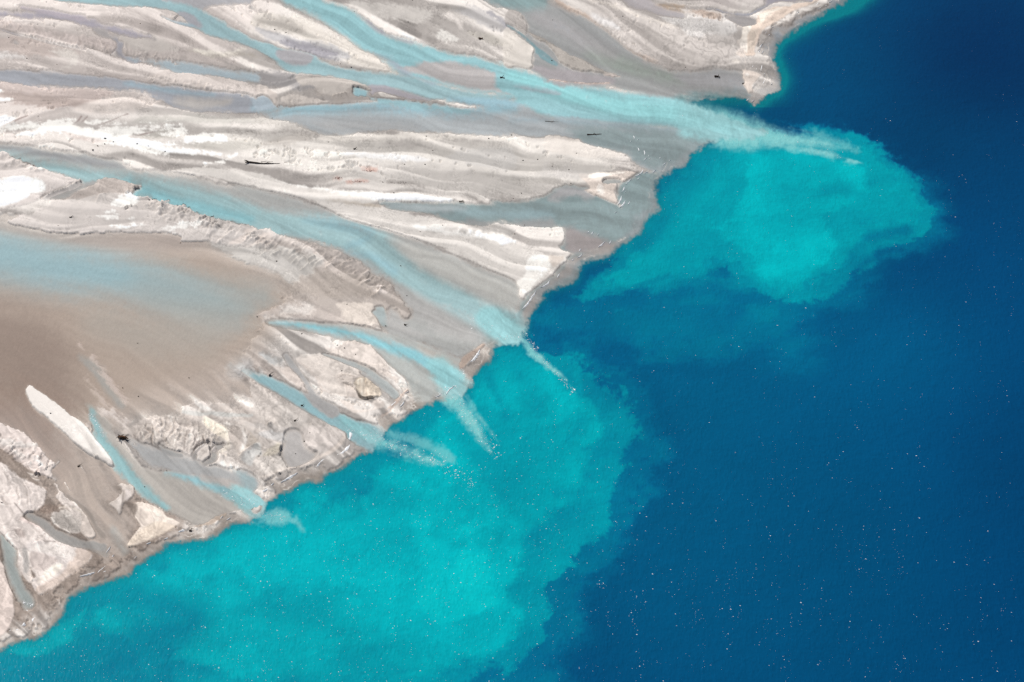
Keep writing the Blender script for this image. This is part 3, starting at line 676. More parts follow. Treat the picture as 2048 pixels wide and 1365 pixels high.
# bars at the lower left
bar('I 200,385 230,352 300,382 420,470 560,590 660,642 750,772 830,862 912,992 800,952 700,902 600,822 480,712 380,622 280,540 220,450', (236, 228, 223), 1, 2.5, 1.2, .5, label='long narrow white sand bar in the brown shallows')
tint('n 960,180 1250,400 1600,600 1850,740 1500,620 1300,500 1150,390', (200, 192, 188), .7, 2, 1)
bar('I -300,600 0,642 60,662 180,712 250,772 295,832 430,982 405,1002 362,1020 412,1092 300,1060 200,1002 80,902 0,852 -300,760', (228, 214, 209), 1, 2.5, 2, .42, label='mottled pink sand bar at the left edge')
tint('n 0,330 300,350 520,420 400,470 200,460 0,400', (236, 228, 224), .7, 3, 2)
tint('n 200,460 400,560 560,640 700,740 560,700 400,620 250,560', (238, 230, 226), .6, 3, 2)
bar('n 700,760 860,680 880,740 830,800 840,900 800,940 740,860', (224, 212, 207), 1, 2, 1, .35)
bar('n 850,1010 930,1030 950,1120 1010,1150 1100,1260 1250,1365 L 690,40 640,80 560,10 n 900,1260 920,1140', (226, 214, 208), 1, 2, 1, .4)
for s in ('n 1030,1010 1050,1010 1115,1120 1095,1120', 'n 1260,730 1310,740 1390,850 1370,860', 'n 440,840 600,910 590,930 460,870', 'n 480,900 560,940 640,960 560,970'):
    bar(s, (226, 214, 207), 1, 1.5, .5, .25)
bar('I -300,900 0,962 60,1002 170,1092 350,1172 362,1250 330,1322 L 190,40 170,60 300,110 450,180 620,280 742,345 700,420 600,490 480,570 400,630 310,662 262,590 285,520 240,450 230,310 185,320 150,300 50,230 0,180 -300,100', (226, 214, 209), 1, 2.5, 1.5, .45,
    strand=.06, label='large pink triangular sand bar at the lower left shore')
tint('L 230,260 330,250 560,300 600,360 480,450 330,440 240,400', (222, 212, 209), .8, 3, 1)
tint('L 300,580 380,480 500,430 480,480 380,560', (240, 228, 218), .8, 2, .8)
tint('L 620,300 740,345 600,480 400,630 310,660 300,620 500,500', (218, 198, 186), .7, 3, 1)
bar('L 150,320 185,308 232,330 242,460 262,570 205,552 155,440', (218, 207, 202), 1, 2, .8, .35)
bar('L -300,260 0,400 50,540 100,680 110,780 100,880 50,960 0,1010 -300,1140', (222, 206, 199), 1, 2, 1.2, .45, label='pink sand bar in the bottom left corner of the delta')
bar('L 410,20 480,0 560,0 650,70 640,170 560,172 470,112', (216, 205, 199), 1, 2, 1, .35, label='small rounded grey bar among the lower left channels')
bar('L 650,0 672,0 720,90 766,190 720,216 650,172 645,80', (218, 206, 199), 1, 1.8, .8, .38)
bar('I 930,1140 1060,1150 1065,1230 990,1292 975,1365 L 950,40 930,0 I 870,1292 950,1240 970,1180', (210, 198, 191), 1, 2, 1, .35)
bar('I 1080,1290 1200,1310 1300,1350 L 1330,50 1435,100 1300,180 1180,240 1020,292 1050,210 1120,130 1080,60 1060,0', (228, 214, 204), 1, 2, 1, .42, strand=.06, label='cream triangular spit left of the lowest mouth')
tint('L 1060,210 1180,110 1300,90 1260,140 1100,240', (230, 215, 202), .8, 2, .8)
bar('L 1560,120,8 1640,105,16 1700,80,22 1770,40,18 1800,20,10', (196, 178, 164), .9, 2, 1, .12, 'w')
# white salt crust at the upper left
for s in ('a -400,420 0,432 350,372 700,352 850,322 1000,322 1200,342 1190,382 1300,392 1400,342 1600,312 1850,302 1700,372 1520,440 1900,428 2044,402 A 660,1010 800,1000 1000,1000 1060,1000 1150,1000 1320,1000 1450,990 1512,1040 1450,1070 1300,1080 1400,1062 1300,1050 1250,1050 1150,1062 '
          '1060,1100 1250,1115 1400,1132 1520,1102 1630,1072 1720,1082 1800,1130 1650,1150 1300,1172 1500,1202 1760,1242 1650,1252 1500,1252 1300,1232 1110,1222 1000,1182 850,1160 700,1120 a 1600,640 1300,582 1180,602 960,562 1040,522 700,502 300,492 0,492 -400,480',
          'a -200,320 0,322 70,290 180,310 220,345 60,425 0,430', 'a 330,530 480,505 480,530 400,545', 'a 460,545 700,545 860,560 700,572 480,570', 'A 1640,1312 1750,1290 1880,1240 1870,1255 1800,1300 1690,1312', 'A -100,700 30,712 20,726 -100,740', 'A 0,800 100,806 60,812 0,810'):
    tint(s, (249, 245, 241), .96, 4, 4)
tint('a 1000,530 1180,560 1300,600 1600,650 1800,680 1500,690 1200,640', (214, 196, 190), .6, 4, 2)
for s in ('a 1200,380,4 1260,330,12 1300,270,14', 'a 1280,390,3 1340,330,10 1400,270,12', 'a 60,425,4 180,380,12 240,350,14 440,265,8', 'a 1520,430,4 1720,360,8 1900,290,8 2040,240,10', 'A 1060,1100,3 1150,1075,5 1220,1060,3'):
    tint(s, (170, 152, 148), .8, 1.5, .6, 'w')

for sp, c, sf in (('I 630,20,8 700,90,14 800,200,18 880,310,14 960,420,10 1010,495,6', (224, 207, 200), 6), ('I 690,260,10 790,420,24 860,520,34 960,590,30', (222, 206, 198), 8), ('I 800,540,14 900,580,30 1000,640,24', (226, 214, 208), 7),
                  ('F 80,1170,16 250,1120,30 420,1100,24', (220, 212, 207), 8), ('J 60,110,14 120,150,20 200,150,24', (206, 206, 206), 8), ('I 1850,190,20 1950,230,30 2044,250,30', (206, 206, 206), 10)):
    bar(sp, c, .85, sf, 5, .08, 'w', dry=.8)
for sp, c in (('I 1350,340,8 1450,410,14 1560,470,20 1680,500,12', (226, 216, 211)), ('I 1360,590,6 1380,640,6 1375,580,4', (236, 228, 222)), ('I 1380,590,8 1500,545,12 1650,555,18 1900,640,14', (222, 214, 209)), ('I 1870,410,6 1930,460,14 2020,510,10', (234, 226, 220)),
              ('I 1650,640,16 1750,700,26 1800,730,16', (233, 222, 210)), ('I 1900,690,8 1960,760,10 1940,850,8', (234, 226, 220)), ('n 130,330,10 350,370,12 540,420,10', (238, 230, 226)), ('n 280,560,10 420,680,14 560,760,10', (238, 229, 225)), ('n 450,560,8 560,650,12 680,730,8', (236, 230, 228)),
              ('J 0,255,6 120,300,8 230,360,8 420,480,8 640,640,8 720,710,6', (228, 217, 211)), ('J 340,140,12 480,130,22 620,200,22 560,300,24', (230, 220, 214)), ('J 560,70,8 700,60,16 860,60,14 960,130,10', (228, 216, 210)), ('c 1100,930,10 1280,880,10 1540,780,12', (230, 220, 213))):
    tint(sp, c, .85, 5, 3, 'w')
# ---- fine drawing of the bars at the lower mouths
for sp, c, k in (('q 300,270,22 420,330,34 520,420,40 640,500,44 800,560,40 960,580,40 1080,600,44', (153, 150, 146), 'w'), ('q 700,60,16 830,150,22 930,250,28 1000,380,28 1080,480,36', (152, 140, 130), 'w'),
                 ('s 330,690,10 380,740,20 470,770,24 560,790,18', (152, 152, 150), 'w'), ('s 852,665,4 740,720,14 690,800,18', (150, 146, 142), 'w'), ('s 1000,690,12 890,720,18 900,790,22 880,840,24 800,880,14', (152, 149, 145), 'w'),
                 ('t 400,100,12 500,130,22 640,180,28 780,230,32 900,300,34 1050,420,40 1150,520,40', (180, 186, 184), 'w')):
    water(sp, c, .82, 3, 1.2, k)
for sp, c, k in (('q 540,290 600,240 720,210 780,300 860,350 840,440 740,440 640,390 560,340', (197, 188, 182), 'r'), ('q 870,240 960,380 1005,460 990,505 910,505 850,450 860,350', (214, 201, 193), 'r'), ('q 600,90,9 720,100,8 830,190,9 860,220,6', (226, 215, 209), 'w'),
                 ('q 620,200,9 740,190,9 850,240,7', (220, 209, 199), 'w'), ('r 210,60,14 200,150,28 190,250,12', (224, 213, 207), 'w'), ('r 300,40,28 280,120,16', (214, 203, 199), 'w'), ('r 560,150,7 660,210,9', (228, 216, 208), 'w'),
                 ('t 150,160 330,100 500,140 640,210 760,260 740,330 560,320 540,370 620,440 640,540 480,500 380,400 260,260', (228, 217, 210), 'r'), ('t 420,40 560,40 800,0 900,30 980,100 1060,210 880,210 700,170 540,110', (226, 214, 207), 'r'),
                 ('t 710,430 790,350 870,370 930,410 1000,510 990,550 820,570 770,500', (226, 211, 196), 'r'), ('t 1000,280,12 1090,310,18 1050,330,7', (220, 208, 201), 'w'), ('t 1120,350,7 1180,370,10 1150,400,5', (220, 208, 201), 'w'),
                 ('t 1060,690,9 1150,620,12 1200,560,9 1280,480,5', (216, 196, 185), 'w')):
    bar(sp, c, .9, 2, 1, .35, k)
LT, DK = (236, 228, 222), (158, 146, 142)
for sp, c in (('q 545,300,4 600,380,5 740,450,5', LT), ('q 690,290,6 740,280,4', LT), ('q 220,320,16 400,380,20 640,500,18 900,630,12', (226, 208, 203)), ('q 940,690,16 880,800,24 760,860,30', (214, 196, 185)), ('q 400,530,3 500,555,3 580,560,2', DK),
              ('q 200,700,12 195,800,12 220,890,10', (226, 214, 209)), ('q 260,640,22 280,760,26 270,860,20', (190, 184, 181)), ('q 160,160,5 220,230,7 260,270,5', DK), ('q 250,290,5 320,240,6 345,240,3', (128, 118, 115)), ('q 310,640,4 300,700,4 320,780,4', LT),
              ('r 340,560,3 450,555,3 560,510,3 680,440,3', (176, 160, 149)), ('r 300,600,4 500,570,5 640,490,5 800,390,4', (150, 134, 123)), ('r 520,400,10 580,380,14 640,370,6', (241, 230, 219)), ('r 250,20,3 240,100,3 215,240,3', DK), ('r 430,220,8 420,330,10 470,380,8', (210, 196, 188)),
              ('r 80,150,4 120,110,5 200,60,4', DK), ('s 450,100,12 600,160,16 700,210,12', (238, 230, 225)), ('s 720,240,20 780,300,22 870,320,10', (242, 236, 232)), ('s 448,370,6 465,450,6', (242, 234, 229)), ('s 505,370,4 520,430,4', LT), ('s 1120,160,10 1200,230,16 1300,270,16', (238, 230, 225)),
              ('s 580,350,12 720,370,18 900,360,20 1100,380,20 1300,380,16', (206, 204, 201)), ('s 860,430,8 970,470,8', (248, 243, 238)), ('s 1000,460,6 1120,480,6 1200,500,6', LT), ('s 1200,540,9 1235,620,11 1220,700,9 1180,760,7', (238, 231, 226)), ('s 1060,520,5 1050,640,6 1060,720,5 980,770,5', (226, 215, 203)),
              ('s 1260,540,12 1340,640,10', (212, 198, 186)), ('s 650,550,2 600,640,3 590,740,2', DK), ('s 620,560,2 570,690,2', DK), ('s 820,640,2 740,660,3 700,720,3 640,740,2', DK), ('s 780,590,2 790,640,2', DK), ('s 720,590,2 700,660,2 680,700,2', DK), ('s 540,600,2 500,650,2 490,700,2', DK),
              ('s 330,670,10 400,640,8', (152, 142, 139)), ('s 240,640,4 260,700,5', DK), ('s 100,610,5 110,660,6', DK), ('s 60,580,4 85,620,5', DK), ('s 150,560,4 160,620,4', LT), ('s 280,560,6 300,620,5', LT), ('s 500,640,4 470,720,5', LT), ('s 660,600,6 640,680,6', LT), ('s 760,620,5 730,640,5', LT),
              ('t 770,380,6 760,470,6', (240, 230, 217)), ('t 805,362,7 808,550,7', (238, 227, 214)), ('t 845,370,4 855,560,4', (204, 186, 168)), ('t 890,390,4 905,540,4', (210, 194, 178)), ('t 560,350,5 640,325,6 720,345,5', (190, 178, 170)), ('t 580,370,4 660,380,6 740,370,4', (196, 184, 176)), ('t 380,420,5 440,480,6 560,540,6', (232, 223, 217)),
              ('t 610,405,3 690,440,3 740,480,3 815,567,3 990,552,2', (70, 60, 56)), ('t 640,460,4 660,540,4', (206, 194, 187)), ('t 700,470,3 720,550,3', (208, 196, 189)), ('t 200,120,8 330,105,8 420,110,6', (234, 225, 219))):  # the near-black stroke paints shade along the mound's cut bank
    tint(sp, c, .85, 2, .8, 'w')
for sp, c in (('q 320,620 450,570 620,580 760,640 800,700 740,760 600,700 430,660', (232, 222, 217)), ('q 310,680 430,680 600,740 560,800 430,860 340,820', (207, 193, 188)), ('q 480,890 560,800 650,790 620,850 520,900', (243, 233, 223)), ('q 140,420 240,440 260,520 190,490', (182, 168, 163)),
              ('q 430,200 520,150 620,190 540,245 440,240', (168, 148, 137)), ('r 330,510 440,440 530,370 640,360 720,380 780,400 600,500 420,570 300,600', (228, 211, 196)), ('r 270,120 350,110 390,200 360,290 290,300 250,200', (164, 149, 140)), ('s 800,420 870,420 990,480 1040,560 1040,640 960,600 850,520', (232, 220, 206)),
              ('s 1080,480 1180,500 1200,600 1160,760 1100,700 1060,600', (199, 187, 180))):
    tint(sp, c, .85, 3, 1.2)
# ---- relief: gullied banks, cut banks, ripples
gully('A -40,160 200,190 500,260 750,330 900,320 930,390 880,435 740,410 500,330 200,270 0,230', GV, .16, 4, .05)
gully('A 1000,330 1100,420 1300,440 1420,470 1380,490 1150,480 1010,430', GV, .13, 4, .04)
gully('A 560,40 800,60 860,110 700,110 580,70', GD, .10, 4, .04)
gully('A 1280,120 1400,100 1520,140 1530,190 1400,180', GD, .1, 3, .03)
gully('A 1150,610 1300,620 1700,690 2000,760 1700,720 1400,690 1200,650', GD, .14, 4, .05)
gully('b 480,80 640,50 800,80 1000,120 1100,200 1250,280 1500,300 1650,400 1500,480 1100,400 700,400 500,300', norm(GD + .8 * FBf), .28, 4, .06)
gully('b 1100,420 1650,430 1700,520 1400,700 1300,680 1250,560', GD, .18, 4, .05)
gully('F 0,460 160,460 340,545 520,600 720,650 900,800 1060,850 1140,960 1000,960 800,900 600,760 300,680 0,640', GD, .16, 8, .05)
gully('a 0,860 130,860 260,970 460,1050 700,1140 500,1140 200,1050 0,1050', GD, .22, 4, .06)
gully('I 1100,700 1350,600 1700,650 1800,760 1700,840 1500,900 1300,830 1050,780', GV, .24, 5, .06)
gully('n 0,320 500,420 800,700 500,780 200,640 0,500', GD, .2, 5, .06)
gully('n -100,760 300,950 700,1150 700,1365 -100,1365', GV, .10, 8, .06)
gully('B 0,690 600,700 900,720 700,800 400,850 200,850 0,760', GV, .06, 4, .03)
gully('f 540,450 1000,130 1560,50 1300,200 840,490 700,900 560,900', GD, .05, 4, .03)
gully('J 780,350 830,290 900,300 990,390 1000,430 855,460', GV, .10, 2, .07)
SWIRL = warp(fbm(2.6, 150, 26.0), 16, W1, W2)
SWL = norm(np.sin(SWIRL * 7) * .6 + np.sin(SWIRL * 13 + 1) * .5)
SWM = np.zeros((Hh, W), np.float32)
for sp in ('p 250,800 330,780 420,710 560,700 640,690 780,680 870,780 800,850 700,900 560,960 500,975 430,930 300,900', 'p -150,820 60,850 130,890 220,960 280,1000 360,1060 300,1110 200,1180 60,1260 -150,1330',
           'p 640,650 760,630 860,640 900,680 800,680', 'p 1060,20 1250,40 1450,60 1520,60 1480,140 1380,140 1250,110'):
    sl, sd = region(sp, 60); SWM[sl] = np.maximum(SWM[sl], sstep(-20, 20, sd))
SWM *= TX
SC *= (1 + .07 * SWL * SWM)[..., None]
HT += .012 * SWL * SWM * np.clip(1 - WA * 3, 0, 1)
HT -= .10 * VEIN * TX * np.clip(1 - WA * 3, 0, 1)
HT += TX * (.05 * LM * LFM + .022 * LF * LFM + .004 * FBf + .035 * FB + .062 * LL + .014 * STRAND) * np.clip(1 - WA * 3, 0, 1)

# ---- the lake: turbid plumes in clear deep water
wisp = (.95 * BILLOW + .25 * FBf).astype(np.float32)
TURB = np.zeros((Hh, W), np.float32); MILKY = np.zeros((Hh, W), np.float32); PLM = np.zeros((Hh, W), np.int16)
def plume(spec, level, soft=8, rag=10, kind='r', mode='max', idn=0):
    sl, sd = get(spec, kind, soft + 3.2 * rag + 8)
    if sd.size == 0: return
    e = sd + rag * wisp[sl]
    m = sstep(-soft, soft, e)
    if mode == 'max': TURB[sl] = np.maximum(TURB[sl], level * m)
    elif mode == 'mix': TURB[sl] = TURB[sl] * (1 - m) + level * m
    elif mode == 'add': TURB[sl] += level * m
    elif mode == 'milk': MILKY[sl] = np.maximum(MILKY[sl], level * m)
    if idn: PLM[sl] = np.where(e > -soft * .3, idn, PLM[sl])
# upper plume
plume('p 1060,680 1120,600 1250,480 1330,360 1460,280 1560,258 1720,290 1820,340 1890,430 1860,490 1790,530 1740,610 1660,660 1500,720 1300,720', .36, 46, 14)
plume('p 1380,620,30 1480,650,50 1560,700,60 1620,660,50', .36, 80, 10, 'w')
plume('p 1180,600,30 1300,600,40 1420,600,50 1540,620,40', .43, 60, 10, 'w')
plume('p 1150,600 1190,560 1290,440 1380,330 1450,278 1540,244 1600,256 1650,262 1700,268 1745,284 1788,308 1818,336 1836,362 1846,390 1852,412 1858,430 1846,450 1832,468 1806,480 1782,496 1752,506 1756,530 1730,550 1710,566 1690,584 1644,602 1600,594 1540,588 1490,568 1440,552 1380,566 1320,590 1260,606', .66, 14, 11, idn=1)
plume('p 1180,580 1280,500 1360,380 1430,300 1540,252 1640,268 1730,288 1795,322 1830,370 1840,420 1806,462 1740,480 1720,520 1690,560 1630,582 1540,574 1480,550 1400,546 1320,576', .80, 26, 11)
plume('p 1400,480 1440,400 1480,330 1540,270 1640,284 1730,318 1765,370 1745,410 1690,440 1690,510 1630,580 1540,570 1480,540', .93, 44, 9)
plume('p 1190,572,18 1260,574,24 1320,566,24 1400,540,24', .74, 20, 8, 'w')
plume('p 1290,450,26 1360,370,30 1420,312,20', .62, 34, 6, 'w', 'mix')
plume('H 380,200,16 600,150,20 740,190,10', .76, 14, 8, 'w', 'mix')
plume('H 820,100,10 960,70,16 1080,60,12', .68, 12, 8, 'w', 'mix')
plume('H 800,540,14 950,500,20 1080,480,14', .42, 12, 8, 'w', 'mix')
plume('H 720,760,12 900,680,22 1080,680,24', .40, 14, 8, 'w', 'mix')
plume('G 1120,980,24 1350,900,34 1700,870,38 1850,920,26', .58, 22, 10, 'w', 'mix')
# lower plumes
plume('p 1000,640 1110,660 1220,700 1290,780 1325,880 1310,960 1280,1060 1230,1130 1190,1190 1180,1270 1130,1340 1020,1700 -300,1700 -300,1280 500,1000 900,760', .36, 38, 14)
plume('p 1000,690 1050,668 1092,694 1132,708 1182,718 1212,740 1234,766 1256,796 1264,822 1280,856 1276,880 1264,898 1262,926 1244,950 1234,980 1226,1040 1206,1078 1160,1104 1130,1122 1110,1150 1102,1180 1100,1220 1092,1250 1096,1280 1070,1316 1030,1350 940,1385 860,1700 -300,1700 -300,1280 500,1000 900,760', .66, 14, 11, idn=2)
plume('p 960,720 1060,690 1130,726 1190,780 1215,860 1190,940 1150,1030 1080,1100 1050,1200 1050,1280 980,1350 700,1400 400,1350 160,1250 300,1130 560,1010 760,920 900,800', .87, 44, 11)
plume('p 830,860 910,830 1010,890 1050,950 1080,1030 1030,1110 1040,1220 970,1290 840,1270 770,1130 790,960', .97, 80, 11)
plume('p 980,700,16 1020,720,24 1080,800,24', .76, 24, 8, 'w', 'mix')
plume('p 965,735,9 985,770,12 1010,830,12', .66, 14, 6, 'w', 'mix')
plume('K 300,950,16 420,820,24 560,640,28', .74, 18, 8, 'w', 'mix')
plume('K 620,1060,16 720,960,20 820,1000,20', .66, 16, 8, 'w', 'mix')
plume('K 360,1200,16 600,1240,30 760,1200,30', .70, 18, 9, 'w', 'mix')
plume('p -40,1380,50 100,1355,50 200,1335,56 330,1360,40', .57, 46, 8, 'w', 'mix')
plume('p 240,1190,24 300,1210,36 380,1240,36 300,1270,44', .66, 36, 9, 'w', 'mix')
plume('p 350,1110,18 430,1095,18 560,1050,12', .78, 26, 8, 'w', 'mix')
plume('p 20,1300,12 90,1290,14 150,1240,14 200,1190,10', .80, 14, 7, 'w')
plume('p 560,1330,40 700,1370,40 850,1390,40', .84, 44, 9, 'w', 'mix')
# milky jets at the mouths
plume('p 1330,230,30 1400,240,36 1460,254,34 1520,267,24 1580,278,15 1640,286,4 1720,304,-12', .95, 12, 4, 'w', 'milk')
plume('D 0,1050,34 200,1100,20 400,1140,4 640,1200,-30', .85, 6, 4, 'w', 'milk')
plume('D 0,1150,26 300,1190,10 560,1250,-4 760,1310,-30', .75, 6, 4, 'w', 'milk')
plume('D 100,1000,20 400,1080,16 700,1200,6', .35, 8, 6, 'w', 'milk')
plume('d 900,330,60 1150,330,70 1300,500,86 1450,640,50 1600,760,32 1800,900,20 2010,1170,-10', .95, 5, 3, 'w', 'milk')
plume('J 1540,410,80 1650,510,50 1720,630,32 1800,760,18 1880,880,2 1960,1000,-26', .9, 9, 5, 'w', 'milk')
plume('J 1660,420,30 1760,560,26 1880,720,16 1960,840,4', .45, 7, 6, 'w', 'milk')
plume('J 830,740,74 1000,800,58 1150,850,42 1280,900,26 1400,950,6 1540,1010,-30', .9, 10, 5, 'w', 'milk')
plume('J 1050,740,30 1250,790,24 1420,860,16 1560,950,4', .42, 8, 6, 'w', 'milk')
plume('M -20,30,40 80,40,45 200,50,40 260,50,10', .62, 8, 6, 'w', 'milk')
plume('M 310,70,16 360,130,18 380,150,10', .48, 6, 5, 'w', 'milk')
for s, l in (('D 60,960,20 300,1030,40 500,1090,50 700,1180,60', .62), ('d 1250,180,30 1350,330,40 1500,500,50 1700,640,60', .60)):
    plume(s, l, 10, 6, 'w')
TURB = np.clip(TURB + (.045 * BLOTCH + .030 * BILLOW) * np.clip(TURB * 1.6, 0.1, 1), 0, 1.1)
MILKY = MILKY * np.clip(.95 + .07 * FBf + .11 * BILLOW, 0, 1.15)
RAMP = [(0, (0, 70, 116)), (.3, (0, 104, 142)), (.6, (0, 138, 160)), (.82, (0, 161, 174)), (1.0, (0, 185, 193)), (1.1, (4, 195, 199))]
LK = np.zeros((Hh, W, 3), np.float32)
for c in range(3):
    LK[..., c] = np.interp(TURB, [a for a, _ in RAMP], [alb(b)[c] for _, b in RAMP])
deep = np.clip(1 - TURB / .3, 0, 1)[..., None]
def blob(x, y, rx, ry): return np.exp(-((X - x) / rx) ** 2 - ((Y - y) / ry) ** 2)[..., None]
for (x, y, rx, ry, c, op) in ((1320, 900, 460, 460, (0, 95, 134), .95), (1700, 1000, 420, 500, (0, 80, 122), .6), (1700, 150, 200, 160, (0, 82, 124), .8), (1980, 120, 280, 240, (0, 44, 88), .9), (1850, 300, 160, 90, (0, 58, 96), .7),
                              (1950, 600, 200, 300, (0, 74, 122), .7), (2050, 1000, 200, 500, (0, 66, 112), .6), (1750, 700, 200, 120, (0, 96, 140), .6), (1330, 720, 230, 130, (0, 101, 142), .8), (1560, 230, 80, 40, (0, 70, 108), .7)):
    k = op * blob(x, y, rx, ry) * deep
    LK = LK * (1 - k) + alb(c) * k
LK *= (1 + .02 * FBl + .014 * BLOTCH + .02 * GRAIN)[..., None]
k = np.clip(MILKY, 0, 1)[..., None]
LK = LK * (1 - k) + alb((140, 212, 211)) * k
# pale slope just outside the drop-off
out = np.clip(-SDD, 0, None)
slope = np.exp(-out / 9.0) * np.clip(1 - MILKY * 2, 0, 1)
topz = np.where((Y < 215) & (X > 1480), 1.0, 0.0)
topz = np.exp(-np.maximum(out - (11 + 16 * sstep(60, 10, Y)), 0) / 9) * topz * (X > 1500)
k = np.clip(np.maximum(slope * .6, topz * .85), 0, 1)[..., None]
LK = LK * (1 - k) + alb((6, 134, 142)) * k
k = (sstep(60, 0, np.hypot((X - 1450) / 2.2, (Y - 198) * 1.6)))[..., None] * .8
LK = LK * (1 - k) + alb((10, 112, 120)) * k

edge = sstep(-4, 6, SDD + 1.5 * FBf)[..., None]                  # 1 on the delta
WCF = LK * (1 - edge) + WC * edge
# milk carries over the mouth onto the shelf
WAF = np.maximum(WA, np.clip(1 - edge[..., 0], 0, 1))
wl_ = sstep(3.5, 12, SDD)
WCF *= (1 + ((.055 * LM + .04 * LF + .02 * FBf + .055 * LL) * TX + .022 * GRAIN) * np.clip(edge[..., 0], 0, 1))[..., None]
SC *= (1.0 + np.clip(.035 * LF * LFM + .055 * LM * LFM + .07 * LL + .010 * FBf + .035 * STRAND, -.30, .24) * TX)[..., None]
SC *= (1 - .17 * VEIN * TX)[..., None]
SC *= np.clip(SC.mean(-1, keepdims=True) / .44, .3, 2) ** .32
SC *= np.array([1.015, 1.0, .968], np.float32)
near = np.exp(-((WAF - .16) / .14) ** 2) * (WAF > .01)           # damp rim beside the water
WET = np.clip(WAF * 2.2 + .25 * near, 0, 1)
SC *= (1 - .16 * near - .10 * np.clip(WAF, 0, 1))[..., None]
SC = np.clip(SC, 0.01, .83); WCF = np.clip(WCF, 0, .86)
k = (.8 * np.clip(WAF * 1.5, 0, 1) * (1 - FLAT) * np.clip(edge[..., 0], 0, 1))[..., None]
SC = SC * (1 - k) + alb((205, 195, 189)) * k                 # the bed under water is smooth silt
RIP = norm(warp(aniso(62, 9, 1.7), 6, W1, W2))
k = np.clip(edge[..., 0], 0, 1) * np.clip(WAF * 1.4, 0, 1) * np.clip(1.3 - SDD / 140, .25, 1) * (1 - FLAT)
WCF *= (1 + .045 * RIP * k)[..., None]
q_ = (edge[..., 0] * np.clip(1 - WAF, 0, 1))[..., None]
WCF = np.clip(WCF + q_ * SC, 0, .88)                     # sunlight that gets down to the bed and back through shallow water
s_ = sstep(.005, .07, WAF)
HT = HT * (1 - s_) + (-.03 - .35 * WAF + .04 * LM * WAF) * s_
for s, h in (('E 640,88 520,140 430,170 310,232', 1.1), ('A 930,400 880,437 735,412 690,400', .9), ('A 680,395 520,352 400,330 230,287 120,262', .5), ('J 990,440 855,459 820,420 760,356 690,330', -.9),
             ('c 300,380 150,440 60,540', 1.3), ('c 1090,390 1000,430 900,510 770,605', 1.2), ('c 430,445 380,450 330,500', 1.0), ('c 560,590 480,570', .6), ('c 1470,420 1430,500 1425,590', -1.0), ('c 1300,70 1230,95', .8),
             ('b 560,70 530,110 525,140', 1.2), ('b 1250,280 1180,315 1110,355', 1.3), ('b 1295,260 1310,320 1310,380', -.9), ('b 910,195 850,220 800,250', .9), ('b 330,80 260,100', .8), ('b 150,100 0,140', .8),
             ('b 1980,560 1950,620', 1.0), ('b 2044,500 1900,550 1880,560', .7), ('b 1830,375 1780,450', .7), ('b 1400,390 1280,460', .6), ('b 1700,500 1600,570 1400,710', .7), ('F 475,680 440,690 410,705', 1.1),
             ('F 800,655 760,700 720,745', .0), ('F 780,690 730,715', .7), ('F 900,800 840,828', .7), ('E 1060,150 1090,138 1140,134', 1.0), ('E 1000,190 1040,175', .7), ('E 850,185 800,195 760,265', .7), ('E 1090,232 1130,235 1230,238', .8), ('E 1000,320 1010,305 1060,295', 1.0),
             ('a 240,350 180,385 60,425', .8), ('a 1310,1300 1200,1310 1080,1330', .8), ('B 780,745 770,700 830,700 900,720', .6), ('B 720,740 690,750 600,770', .7), ('A 1370,170 1410,140 1430,115', .7),
             ('J 120,640 100,660 85,668', .8), ('J 450,655 430,665', .5), ('n 800,940 860,960 880,990', .6), ('n 590,600 540,580 520,540', .5), ('n 1570,570 1520,590 1520,630', .6), ('L 240,470 255,520 255,570', .7), ('L 330,240 260,270', .4)):
    if h: scarp(s, abs(h), 7.0, h > 0)
def cuts(path, n, deg, dj, lo, hi, h, spread):
    P = catmull(T(path)[:, :2], False, 6)
    for k in range(n):
        a = P[random.randrange(len(P))]; th = R(deg + random.gauss(0, dj)); L = random.uniform(lo, hi)
        c = a + np.array([random.gauss(0, spread), random.gauss(0, spread)])
        d = np.array([math.cos(th), math.sin(th)]) * L / 2; q = np.array([-d[1], d[0]]) * random.uniform(-.3, .3)
        scarp([c + d, c + q, c - d], h * random.uniform(.5, 1.2), random.uniform(2.5, 5.5), True)
cuts('p 300,402 340,416 380,431 420,448 460,459 500,472', 46, -38, 14, 8, 26, .5, 6)
cuts('p 500,478 540,492 580,505 630,515 690,532 730,560 765,596', 60, -34, 12, 8, 30, .45, 8)
cuts('n 20,380 200,440 420,560 640,720 800,860', 40, 140, 22, 6, 22, .5, 11)
cuts('I 1050,760 1200,740 1350,740 1500,760 1650,800 1750,860', 50, -62, 24, 5, 18, .45, 8)
cuts('a 0,880 120,900 240,980 400,1060 620,1120', 24, -35, 14, 5, 14, .5, 4)
cuts('A 0,190 150,240 300,300 480,350 650,380 850,420', 40, -70, 14, 5, 13, .4, 5)
cuts('A 1000,420 1150,460 1300,470 1420,480', 18, -78, 14, 5, 12, .4, 3)
cuts('A 1180,630 1350,650 1600,690 1950,740', 22, -60, 20, 5, 14, .35, 4)
cuts('J 560,160 700,230 800,320 950,380', 12, 20, 25, 8, 22, .35, 9)
cuts('c 300,80 700,300 1200,560 1500,700', 16, 120, 40, 6, 18, .4, 14)
HT = HT - np.clip(-SDD, 0, 40) * .09

